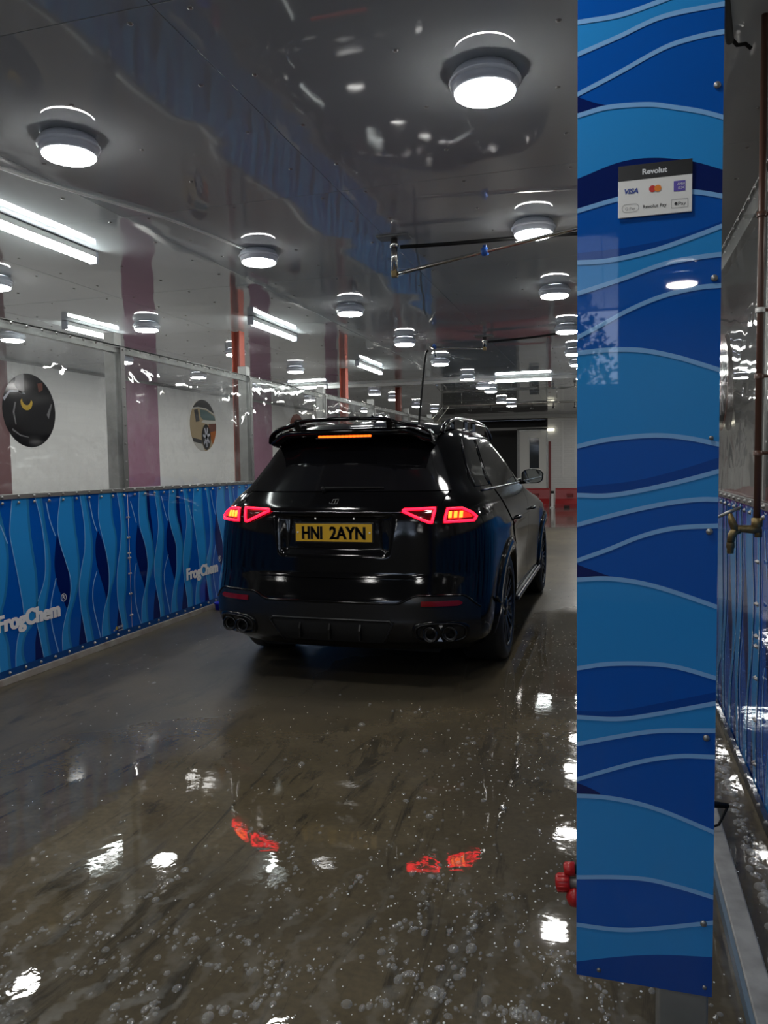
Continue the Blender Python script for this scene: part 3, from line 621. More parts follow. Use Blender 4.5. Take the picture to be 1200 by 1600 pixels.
# ================================================================== column with the wave panel
PX0, PX1, PY = -.064, .192, 1.55
col = thing('column', 'tall blue wave panelled column in the right foreground', 'column', (.10, 1.6, 0))
mb = MB(); mb.bbox(.095, .187, 1.562, 1.66, 0, ZC, GALV, .004); mb.build('post', col)
mb = MB(); mb.bbox(.05, .23, 1.53, 1.70, 0, .012, GALV, .002); mb.build('base_plate', col)
mb = MB(); ZB, ZTOP = .385, ZC
mb.bbox(PX0, PX1, PY, PY+.010, ZB, ZTOP, PD, .001)
curves = [( 'L', 1, [(-.06, 2.70), (.02, 2.70), (.1, 2.715), (.2, 2.74)]), ('M', 1, [(-.06, 2.64), (.05, 2.665), (.2, 2.685)]), ('M', 1, [(-.06, 2.57), (.05, 2.60), (.2, 2.64)]), ('L', 1, [(-.06, 2.53), (.05, 2.535), (.2, 2.49)]), ('M', 1, [(-.06, 2.40), (.05, 2.42), (.2, 2.385)])]+COL
CM = {'L': PL, 'M': PM, 'D': PD, 'N': PN}
K = 28; US = [PX0+(PX1-PX0)*i/K for i in range(K+1)]
def ev(c, partial):
    p = smooth_curve(c, 6); xs_ = [q[0] for q in p]; zs_ = [q[1] for q in p]
    out = []
    for u in US:
        if u < xs_[0]: z = zs_[0]+(zs_[0]-zs_[1])/(xs_[0]-xs_[1])*(u-xs_[0])
        elif u > xs_[-1]: z = zs_[-1]+(zs_[-1]-zs_[-2])/(xs_[-1]-xs_[-2])*(u-xs_[-1]) if not partial else None
        else: z = float(np.interp(u, xs_, zs_))
        out.append(z)
    return out
E_ = []
for m_, ln, c in curves: E_.append((m_, ln, ev(c, c[-1][0] < .1)))
def colpt(u, z, k): return (u, PY-.0006*k, min(max(z, ZB+.001), ZTOP-.001))
full = [e for e in E_ if None not in e[2]]
for i, (m_, ln, zc) in enumerate(full):
    nxt = full[i+1][2] if i+1 < len(full) else [ZB]*(K+1)
    vs = [colpt(u, z, 1) for u, z in zip(US, zc)]+[colpt(u, min(z2, z), 1) for u, z, z2 in zip(US, zc, nxt)]
    mb.add(vs, [(j, j+1, K+2+j, K+1+j) for j in range(K)], CM[m_])
for m_, ln, zc in E_:       # navy wedges, then pale outlines on top
    if None in zc:
        k = zc.index(None); nxt = min((e for e in full if e[2][0] < zc[0]), key=lambda e: zc[0]-e[2][0])[2]
        vs = [colpt(US[j], max(zc[j], nxt[j]), 2) for j in range(k)]+[colpt(US[j], nxt[j], 2) for j in range(k)]
        mb.add(vs, [(j, j+1, k+1+j, k+j) for j in range(k-1)], PN)
for m_, ln, zc in full:
    if ln:
        vs = [colpt(u, z+.0044, 3) for u, z in zip(US, zc)]+[colpt(u, z-.0044, 3) for u, z in zip(US, zc)]
        mb.add(vs, [(j, j+1, K+2+j, K+1+j) for j in range(K)], PE)
pan = mb.build('wave_panel', col); tag(pan, 'glossy panel printed with blue waves')
for u, z in ((.181, 2.105), (.180, 1.762), (.177, 1.295), (.176, .900), (.175, .533), (.178, 2.50)):
    mb = MB(); mb.lathe([(.0062, 0), (.0062, .002), (.004, .0035), (.0003, .004)], CHROME, (u, PY-.002, z), (0, -1, 0), 12); mb.build('screw', pan)
for u, z in ((-.02, .405), (.178, .405), (.178, 1.47)):
    mb = MB(); mb.lathe([(.004, 0), (.004, .003), (.0003, .0035)], DARKGALV, (u, PY-.002, z), (0, -1, 0), 10); mb.build('rivet', pan)
# payment card sign stuck on the panel
# ================================================================== the car
PAINT = mat('wet_black_paint', (.0025, .0025, .003), .06, spec=.33, coat=.0, bump=(150, .10, .0015))
GLASSB = mat('dark_tinted_glass', (.004, .004, .005), .05, spec=.55, bump=(170, .06, .001))
TRIM = mat('satin_black_trim', (.010, .010, .011), .28)
DIFFU = mat('dark_grey_bumper_trim', (.010, .010, .0105), .22, spec=.38, bump=(120, .08, .001))
DARK = mat('underbody_black', (.003, .003, .003), .8)
TYRE = mat('tyre_rubber', (.010, .010, .010), .55)
RIMM = mat('black_alloy', (.014, .014, .015), .22, .3)
DCHROME = mat('dark_chrome', (.10, .10, .105), .14, 1.0)
LENS = mat('red_lens', (.07, .002, .004), .08)
REDGLOW = mat('tail_lamp_outline', (.3, .01, .02), .3, emit=(1, .004, .018), estr=6.5)
REDGLOW2 = mat('tail_lamp_inner_glow', (.3, .01, .02), .3, emit=(1, .03, .008), estr=.8)
HOT = mat('brake_lamp_block', (.5, .1, .02), .3, emit=(1, .11, .008), estr=7.0)
AMB = mat('high_brake_strip', (.5, .1, .02), .3, emit=(1, .07, .004), estr=5.0)
REFL = mat('red_reflector', (.16, .004, .006), .15)
PLATE_Y = mat('plate_yellow', (.62, .36, .025), .3)
INK = mat('plate_black', (.012, .012, .012), .35)
LW = mat('plate_lamp', (.9, .9, .9), .3)
CX, CY = -1.69, 4.48
car = thing('car', 'wet black SUV seen from behind with red tail lights lit', 'car', (CX, CY, 0)); car['local'] = 1
_z = np.arange(.20, 1.80, .004)
def tab(pairs, sig=.014):
    z = np.interp(_z, [p[0] for p in pairs], [p[1] for p in pairs]); k = int(4*sig/.004); g = np.exp(-.5*((np.arange(-k, k+1)*.004)/sig)**2); g /= g.sum()
    return np.convolve(np.pad(z, k, mode='edge'), g, 'valid')
TW = tab([(.24,.89),(.30,.935),(.42,.955),(.60,.960),(.80,.966),(.98,.962),(1.08,.952),(1.15,.925),(1.21,.885),(1.25,.862),(1.40,.80),(1.55,.735),(1.64,.685),(1.69,.625),(1.72,.53),(1.74,.40),(1.755,.2)])
TR = tab([(.24,.22),(.30,.09),(.36,.03),(.45,.0),(.58,.004),(.63,.022),(.70,.045),(.74,.062),(.86,.072),(1.0,.085),(1.10,.10),(1.16,.125),(1.24,.185),(1.40,.315),(1.55,.435),(1.62,.50),(1.66,.545),(1.70,.62),(1.725,.75),(1.745,.95),(1.755,1.15)])
TF = tab([(.24,4.80),(.30,4.88),(.60,4.925),(.80,4.90),(.92,4.84),(1.0,4.72),(1.06,4.45),(1.10,4.1),(1.14,3.78),(1.19,3.6),(1.25,3.48),(1.40,3.16),(1.55,2.84),(1.64,2.62),(1.70,2.40),(1.73,2.15),(1.755,1.75)])
def I(T, z): return float(np.interp(z, _z, T))
def ss(a, b, t): t = min(max((t-a)/(b-a), 0), 1); return t*t*(3-2*t)
LR, LF = .58, .85
def nr(z): return 3.1-.5*ss(1.2, 1.5, z)
def mod(y, z):      # haunches, sill tuck, waist
    a = .030*math.exp(-((y-1.07)/.42)**2)*ss(.3, .5, z)*(1-ss(.95, 1.12, z))
    a += .030*math.exp(-((y-4.06)/.42)**2)*ss(.3, .5, z)*(1-ss(.90, 1.05, z))
    a -= .022*math.exp(-((y-2.5)/.75)**2)*math.exp(-((z-.62)/.16)**2)
    a += .008*math.exp(-((z-.985)/.025)**2)*ss(.7, 1.3, y)*(1-ss(4.0, 4.6, y))
    g = ss(1.2, 1.35, z); a -= g*.05*((y-2.1)/1.6)**2*(1 if y < 2.1 else .5)
    return a
def recess(x, z):
    hw = .36+.05*(z-.86)/.24; ax = abs(x)
    return .034*(1-ss(hw-.030-.09*(z-.86)/.24, hw+.01, ax))*ss(.845, .895, z)*(1-ss(1.095, 1.112, z))
def half_w(y, z):
    w, r, f = I(TW, z), I(TR, z), I(TF, z); n = nr(z); lr = min(LR, (f-r)*.42); lf = min(LF, (f-r)*.45)
    if y < r+lr: w *= max(1-((r+lr-y)/lr)**n, 0)**(1/n) if y > r else 0
    elif y > f-lf: w *= max(1-((y-(f-lf))/lf)**2.4, 0)**(1/2.4) if y < f else 0
    return w
def side_x(y, z): return half_w(y, z)+mod(y, z)
def rear_y(x, z):
    w, r, f = I(TW, z), I(TR, z), I(TF, z); n = nr(z); lr = min(LR, (f-r)*.42); t = min(abs(x)/w, .985)
    return r+lr*(1-(1-t**n)**(1/n))+recess(x, z)
def front_y(x, z):
    w, r, f = I(TW, z), I(TR, z), I(TF, z); lf = min(LF, (f-r)*.45); t = min(abs(x)/w, .985)
    return f-lf*(1-(1-t**2.4)**(1/2.4))
def RP(x, z, off=0):
    e = .004; gx = (rear_y(x+e, z)-rear_y(x-e, z))/(2*e); gz = (rear_y(x, z+e)-rear_y(x, z-e))/(2*e)
    n = Vector((gx, -1, gz)).normalized(); return Vector((x, rear_y(x, z), z))+n*off
def SP(s, y, z, off=0): return Vector((s*(side_x(y, z)+off), y, z))
def rear_patch(mb, rows, off, m, nx=24, skirt=.02, smooth=True):
    g = [[RP(a+(b-a)*j/nx, z, off) for j in range(nx+1)] for z, a, b in rows]; mb.grid(g, m, smooth)
    g2 = [[RP(a+(b-a)*j/nx, z, off-skirt) for j in (0, nx)] for z, a, b in rows]
    for e, k in ((0, 0), (-1, 1)): mb.grid([[r[e], q[k]] for r, q in zip(g, g2)], m, False)
    for e in (0, -1):
        z, a, b = rows[e]; mb.grid([g[e], [RP(a+(b-a)*j/nx, z, off-skirt) for j in range(nx+1)]], m, False)
def side_patch(mb, rows, s, off, m, ny=24, skirt=.02):
    g = [[SP(s, a+(b-a)*j/ny, z, off) for j in range(ny+1)] for z, a, b in rows]; mb.grid(g, m)
    for e in (0, ny): mb.grid([[g[i][e], SP(s, rows[i][1+(e > 0)], rows[i][0], off-skirt)] for i in range(len(rows))], m, False)
    for e in (0, -1):
        z, a, b = rows[e]; mb.grid([g[e], [SP(s, a+(b-a)*j/ny, z, off-skirt) for j in range(ny+1)]], m, False)
def rows_of(table, n):      # table of (z,a,b) -> n smooth rows
    z0, z1 = table[0][0], table[-1][0]; out = []
    c = smooth_curve(table, max(2, n//max(len(table)-1, 1))); return [tuple(map(float, q)) for q in c]
def rows_poly(poly, n):
    z0, z1 = min(p[1] for p in poly), max(p[1] for p in poly); out = []
    for i in range(n+1):
        z = z0+(z1-z0)*min(max(i/n, .002), .998); xs_ = []
        for k in range(len(poly)):
            (xa, za), (xb, zb) = poly[k-1], poly[k]
            if (za-z)*(zb-z) < 0: xs_.append(xa+(xb-xa)*(z-za)/(zb-za))
        if len(xs_) >= 2: out.append((z, min(xs_), max(xs_)))
    return out
def sym(poly, s): return [(s*x, z) for x, z in poly]
# ---- shell
mb = MB(); lev = list(np.arange(.24, 1.751, .02))+[1.755]; NRr, NS, NF = 26, 120, 16; grid = []
for z in lev:
    w, r, f = I(TW, z), I(TR, z), I(TF, z); n = nr(z); lr = min(LR, (f-r)*.42); lf = min(LF, (f-r)*.45); half = []
    for i in range(NRr):
        t = i/NRr; t = math.sin(t*PI/2)**.9; x = w*min(t, 1); half.append((x, rear_y(x, z) if t < .97 else r+lr*(1-(1-t**n)**(1/n))))
    for i in range(NS+1):
        y = r+lr+(f-lf-r-lr)*i/NS; half.append((w, y))
    for i in range(1, NF+1):
        a = PI/2*i/NF; half.append((w*math.cos(a)**(2/2.4), f-lf+lf*math.sin(a)**(2/2.4)))
    pts = []
    for x, y in half:
        k = ss(.55, .9, x/w if w else 0); pts.append(Vector((x+mod(y, z)*k, y, z)))
    ring = pts+[Vector((-p.x, p.y, p.z)) for p in reversed(pts[1:-1])]; grid.append(ring)
n = len(grid[0]); vs = [p for r in grid for p in r]; fs = []
WC = ((1.07, .392), (4.065, .392)); RA = .445
for i in range(len(grid)-1):
    for j in range(n):
        q = (i*n+j, i*n+(j+1) % n, (i+1)*n+(j+1) % n, (i+1)*n+j); c = sum((vs[k] for k in q), Vector())/4
        if abs(c.x) > .5 and any((c.y-a)**2+(c.z-b)**2 < RA*RA for a, b in WC): continue
        fs.append(q)
fs.append(tuple((len(grid)-1)*n+j for j in range(n)))
mb.add(vs, fs, PAINT, True); body = mb.build('body', car)
mb = MB(); mb.box(-.62, .62, .35, 4.6, .20, .50, DARK); mb.box(-.80, .80, 1.55, 3.6, .22, .40, DARK); mb.build('underbody', car)
for s in (-1, 1):
    for (a, b), nm in zip(WC, ('rear', 'front')):
        mb = MB(); rr = []
        for k in range(25):
            t = -.12+(PI+.24)*k/24; cy_, cz_ = a+.46*math.cos(t), b+.46*math.sin(t); rr.append([(s*.55, cy_, cz_), (s*max(side_x(a+.445*math.cos(t), max(b+.445*math.sin(t), .26))-.004, .7), cy_, cz_)])
        mb.grid(rr, DARK); mb.add([(s*.55, p[0][1], p[0][2]) for p in rr], [tuple(range(25))], DARK); mb.build('wheel_arch_liner', body)
        mb = MB(); g = []
        for k in range(41):
            t = -.22+(PI+.44)*k/40; c, d = math.cos(t), math.sin(t)
            def pt(R, o): 
                y, z = a+R*c, b+R*d; zz = min(max(z, .26), 1.7); return Vector((s*(side_x(min(max(y, .45), 4.6), zz)+o), y, z))
            g.append([pt(.425, -.10), pt(.422, .012), pt(.432, .024), pt(.470, .024), pt(.505, .010), pt(.512, -.02)])
        mb.grid(g, PAINT); mb.build('arch_flare', body)
        # wheel
        wb = thing('wheel', '', '', (0, 0, 0)); del wb['label']; del wb['category']
        bpy.data.objects.remove(wb)
        mb = MB(); R0, wd = .392, .305; xo = s*.985; ax = (-s, 0, 0); o = (xo, a, b)
        mb.lathe([(.285, .012), (.30, .002), (.345, 0), (.372, .010), (.388, .030), (R0, .06), (R0, wd-.06), (.388, wd-.03), (.372, wd-.01), (.345, wd), (.285, wd-.012)], TYRE, o, ax, 48)
        for gq in (.09, .135, .175, .22): mb.lathe([(R0+.0005, gq-.005), (R0-.006, gq), (R0+.0005, gq+.005)], DARK, o, ax, 48)
        wh = mb.build('wheel', car); tag(wh, 'black alloy wheel with low profile tyre')
        mb = MB(); mb.lathe([(.288, .010), (.286, .0), (.276, .004), (.270, .03), (.262, .16), (.285, .28)], RIMM, o, ax, 40)
        mb.lathe([(.262, .17), (.05, .16)], DARK, o, ax, 24)
        for k in range(10):
            for dd in (-.085, .085):
                t = 2*PI*k/10+dd*.6; t2 = 2*PI*k/10+dd*1.35; c1, d1, c2, d2 = math.cos(t), math.sin(t), math.cos(t2), math.sin(t2)
                def q(r, cc, sn, h, wv): return Vector(o)+Vector((-s*h, r*cc-wv*sn, r*sn+wv*cc))
                mb.add([q(.05, c1, d1, .03, -.012), q(.05, c1, d1, .03, .012), q(.276, c2, d2, .010, .009), q(.276, c2, d2, .010, -.009),
                        q(.05, c1, d1, .07, -.012), q(.05, c1, d1, .07, .012), q(.276, c2, d2, .045, .009), q(.276, c2, d2, .045, -.009)],
                       [(0,1,2,3), (7,6,5,4), (0,4,5,1), (1,5,6,2), (2,6,7,3), (3,7,4,0)], RIMM)
        mb.lathe([(.075, .05), (.070, .022), (.04, .014), (.0004, .014)], RIMM, o, ax, 24); mb.build('rim', wh)
# ---- tailgate, glass
mb = MB(); rear_patch(mb, rows_of([(.715,-.52,.52),(.73,-.585,.585),(.765,-.655,.655),(.82,-.69,.69),(.92,-.70,.70),(1.02,-.69,.69),(1.16,-.672,.672),(1.246,-.70,.70)], 70), .011, PAINT, 90, .03)
gate = mb.build('tailgate', car)
mb = MB(); rear_patch(mb, rows_of([(1.256,-.715,.715),(1.40,-.645,.645),(1.55,-.572,.572),(1.605,-.54,.54)], 24), .006, GLASSB, 48, .02); rw = mb.build('rear_window', car)
mb = MB(); mb.tube([RP(-.44+.88*k/30, 1.122, .016) for k in range(31)], .0055, DCHROME, 8); mb.build('trim_strip', gate)
mb = MB()
for pp in ([(-.016,.0), (-.010,.026), (.026,.028), (.022,.0), (-.016,.0)], [(.004,.0), (.009,.027)], [(-.016,.001), (-.030,.001), (-.029,.010)]): mb.tube([RP(a-.008, 1.174+b, .013) for a, b in pp], .0016, CHROME, 6)
mb.build('emblem', gate)
mb = MB(); mb.tube([RP(-.10, 1.262, .026), RP(.05, 1.268, .022), RP(.30, 1.272, .014)], [.009, .006, .004], DARK, 8); mb.lathe([(.016, 0), (.014, .03), (.0004, .034)], DARK, RP(-.10, 1.262, .006), (0, -1, .5), 12); mb.build('rear_wiper', car)
# ---- number plate
yp = rear_y(0, 1.0)-.018; px, pz = -.005, .997
pl = MB(); pl.bbox(px-.268, px+.268, yp, yp+.014, pz-.066, pz+.066, TRIM, .004); plate = pl.build('number_plate', car); tag(plate, 'yellow number plate in a black surround')
mb = MB(); mb.bbox(px-.258, px+.258, yp-.003, yp+.001, pz-.056, pz+.057, PLATE_Y, .001); face = mb.build('plate_face', plate)
mb = MB()
for s_, x0, wd in (('HNI', -.212, .136), ('2AYN', -.024, .238)):
    v_, f_2, tw, ya, yb = text2d(s_, .109, .0022, 0, wd); k = .082/(yb-ya); [mb.add([(px+x0+a+dd, yp-.0042-abs(dd)*.02, pz-.041+(b-ya)*k) for a, b in v_], f_2, INK) for dd in (-.003, 0, .003)]
mb.build('plate_lettering', plate)
for sx_ in (-1, 1):
    mb = MB(); mb.lathe([(.0065, 0), (.006, .003), (.0003, .004)], WHITE_INK, (px+sx_*.243, yp-.003, pz+.002), (0, -1, 0), 10); mb.build('plate_cap', plate)
    mb = MB(); mb.lathe([(.006, 0), (.0003, .004)], mat('plate_lamp_glow', (.5, .5, .5), .3, emit=(1, .95, .85), estr=.35), (sx_*.13, rear_y(0, 1.0)-.008, 1.088), (0, -1, -.5), 8); mb.build('plate_lamp', plate)
# ---- tail lamps
OUT = [(.690,1.060), (.704,1.148), (.79,1.148), (.845,1.118), (.875,1.088), (.862,1.064)]
INN = [(.440,1.130), (.452,1.142), (.646,1.148), (.630,1.056), (.612,1.056)]
for s in (-1, 1):
    for poly, nm, inner in ((OUT, 'outer', .0), (INN, 'inner', .012)):
        off = .012+inner; P_ = sym(poly, s)
        cx_, cz_ = sum(p[0] for p in P_)/len(P_), sum(p[1] for p in P_)/len(P_)
        mb = MB(); rear_patch(mb, rows_poly([(cx_+(x-cx_)*1.06, cz_+(z-cz_)*1.12) for x, z in P_], 14), off-.004, LENS, 16, .03)
        lamp = mb.build('tail_lamp', car); tag(lamp, 'lit red tail lamp')
        ring = []
        for k in range(len(P_)):
            a, b = P_[k-1], P_[k]
            for q in range(6): ring.append((a[0]+(b[0]-a[0])*q/6, a[1]+(b[1]-a[1])*q/6))
        ring = [(cx_+(x-cx_)*.93, cz_+(z-cz_)*.86) for x, z in ring]; ring += ring[:1]
        mb = MB(); mb.tube([RP(x, z, off+.001) for x, z in ring], .0085, REDGLOW, 8, False); mb.build('light_outline', lamp)
        mb = MB(); rear_patch(mb, rows_poly([(cx_+(x-cx_)*.70, cz_+(z-cz_)*.55) for x, z in P_], 6), off+.0005, REDGLOW2 if nm == 'outer' else LENS, 8, .002); mb.build('inner_glow', lamp)
        if nm == 'outer':
            for q in range(3):
                xc = s*(.727+.030*q); mb = MB(); rear_patch(mb, [(1.088+.036*i/4, *sorted((xc-.0088, xc+.0088))) for i in range(5)], off+.006, HOT, 4, .006); mb.build('brake_block', lamp)
# ---- spoiler and high brake strip
mb = MB(); g = []
for i in range(41):
    x = -.565+1.13*i/40; e = abs(x)/.565; z = 1.655-.055*ss(.72, 1, e); yb = .292+.12*e**3
    g.append([(x, .62, z+.022), (x, .45, z+.020), (x, yb, z+.004), (x, yb-.006, z-.012), (x, yb+.008, z-.030), (x, .50, z-.045), (x, .60, z-.05)])
mb.grid([[Vector(p) for p in r] for r in g], PAINT); mb.add([Vector(p) for p in g[0]], [tuple(range(7))], PAINT); mb.add([Vector(p) for p in g[-1]], [tuple(range(7))], PAINT)
sp = mb.build('roof_spoiler', car)
mb = MB(); path = smooth_curve([(-.575,1.588),(-.562,1.632),(-.50,1.668),(-.40,1.690),(-.335,1.706),(-.28,1.722),(0,1.730),(.28,1.722),(.335,1.706),(.40,1.690),(.50,1.668),(.562,1.632),(.575,1.588)], 5); g = []
for x, z in path:
    e = abs(x)/.575; y0 = .262+.13*e**3; th = .011; g.append([Vector((x, y0, z)), Vector((x, y0+.012, z+th)), Vector((x, y0+.10, z+th*.9)), Vector((x, y0+.13, z)), Vector((x, y0+.10, z-th)), Vector((x, y0+.012, z-th))])
mb.grid(g, PAINT, True, True); mb.build('upper_wing', sp)
for s in (-1, 1):
    mb = MB(); mb.add([(s*(.30+a), y, z) for a in (0, .035) for y, z in ((.275, 1.718), (.40, 1.718), (.43, 1.655), (.305, 1.655))], [(0,1,2,3), (7,6,5,4), (0,4,5,1), (1,5,6,2), (2,6,7,3), (3,7,4,0)], PAINT); mb.build('wing_strut', sp)
mb = MB(); mb.bbox(-.190, .190, .338, .36, 1.608, 1.644, TRIM, .003); mb.bbox(-.190, .190, .300, .36, 1.600, 1.608, TRIM, .002); bl = mb.build('high_brake_light', car)
for k in range(14):
    mb = MB(); x = -.172+.344*k/13; mb.bbox(x-.0115, x+.0115, .326, .342, 1.6095, 1.6235, AMB, .003); mb.build('led', bl)
# ---- bumper
mb = MB(); tb = []
def up(x):
    ax = abs(x); return .568+.045*ss(.42, .56, ax)-.09*ss(.80, .93, ax)
for k in range(7):
    pass
NXB = 96; g = []
for i in range(15):
    row = []
    for j in range(NXB+1):
        x = -.90+1.80*j/NXB; z = .335+(up(x)-.335)*i/14; row.append(RP(x, z, .014))
    g.append(row)
mb.grid(g, DIFFU); mb.grid([g[-1], [RP(-.90+1.80*j/NXB, up(-.90+1.80*j/NXB), -.01) for j in range(NXB+1)]], DIFFU, False); mb.grid([g[0], [RP(-.90+1.80*j/NXB, .335, -.02) for j in range(NXB+1)]], DIFFU, False)
lowb = mb.build('lower_bumper', car)
mb = MB(); mb.tube([RP(-.90+1.80*j/NXB, up(-.90+1.80*j/NXB)+.004, .012) for j in range(NXB+1)], .008, PAINT, 8); mb.build('bumper_ridge', lowb)
for s in (-1, 1):
    mb = MB(); rear_patch(mb, [(.558+.028*i/3, *sorted((s*.575, s*(.815-.02*abs(i-1.5))))) for i in range(4)], .022, REFL, 10, .012); mb.build('reflector', car)
    # exhaust surround, recess and twin tips
    cx_, cz_ = s*.690, .390
    def rr(hx, hz, nn=40):
        o = []
        for k in range(nn):
            t = 2*PI*k/nn; c, d = math.cos(t), math.sin(t); o.append((cx_+hx*math.copysign(abs(c)**.55, c), cz_+hz*math.copysign(abs(d)**.75, d)))
        return o
    y0 = rear_y(cx_, cz_)
    ex = MB(); A = rr(.165, .078); B = rr(.145, .062); C2 = rr(.135, .054)
    yA = lambda p: rear_y(p[0], p[1])-.016
    g = [[Vector((p[0], yA(p)+.03, p[1])) for p in A], [Vector((p[0], yA(p)-.012, p[1])) for p in A], [Vector((p[0], yA(p)-.016, p[1])) for p in B], [Vector((p[0], yA(p)+.0, p[1])) for p in C2]]
    ex.grid(g, PAINT, True, True); exo = ex.build('exhaust_surround', car); mb = MB(); mb.tube([Vector((p[0], yA(p)-.016, p[1])) for p in B+B[:1]], .0042, mat('dull_rim', (.06, .06, .062), .2, .9), 6, False); mb.build('surround_rim', exo)
    mb = MB(); mb.add([Vector((p[0], yA(p)-.002, p[1])) for p in C2], [tuple(range(len(C2)))], DARK); mb.build('surround_recess', exo)
    for tx in (s*.634, s*.746):
        ye = rear_y(tx, cz_)-.05; mb = MB(); mb.lathe([(.030, .02), (.041, .02), (.047, .004), (.046, 0), (.041, .0), (.040, .01), (.039, .085), (.0005, .085)], DCHROME if False else TRIM, (tx, ye, cz_-.004), (0, 1, 0), 28)
        mb.lathe([(.0475, .003), (.0475, .0), (.0440, -.001)], DCHROME, (tx, ye, cz_-.004), (0, 1, 0), 28); mb.build('exhaust_tip', exo)
    mb = MB(); mb.add([(s*.690-.02, y0-.035, cz_+.05), (s*.690+.02, y0-.035, cz_+.05), (s*.690, y0-.03, cz_+.02)], [(0, 1, 2)], DCHROME); mb.add([(s*.690-.018, y0-.035, cz_-.048), (s*.690+.018, y0-.035, cz_-.048), (s*.690, y0-.03, cz_-.025)], [(0, 1, 2)], DCHROME); mb.build('chrome_infill', exo)
    # bumper corner fold
    mb = MB(); mb.tube([SP(s, .50+.10*k, .55-.045*k, .016) for k in range(4)], .010, DIFFU, 8); mb.build('corner_fold', car)
DIFP = [(-.42,.478), (.42,.478), (.35,.345), (-.35,.345)]
mb = MB(); rear_patch(mb, rows_poly([(-.42,.462), (.42,.462), (.335,.325), (-.335,.325)], 8), .017, DARK, 30, .01); dfo = mb.build('diffuser', car)
mb = MB(); mb.tube([RP(x, z, .020) for x, z in [(-.335,.327), (-.37,.385), (-.405,.450), (-.385,.467)]+[(-.385+.77*k/16, .467) for k in range(1, 16)]+[(.385,.467), (.405,.450), (.37,.385), (.335,.327)]], .007, TRIM, 8); mb.build('diffuser_rim', dfo)
for x in (-.20, .0, .20):
    mb = MB(); y0 = rear_y(x, .41); mb.add([(x+a, y, z) for a in (-.006, .006) for y, z in ((y0-.018, .455), (y0-.045, .40), (y0-.040, .338), (y0+.0, .338), (y0+.0, .455))], [(0,1,2,3,4), (9,8,7,6,5)]+[(k, (k+1) % 5, 5+(k+1) % 5, 5+k) for k in range(5)], DIFFU); mb.build('diffuser_fin', dfo)
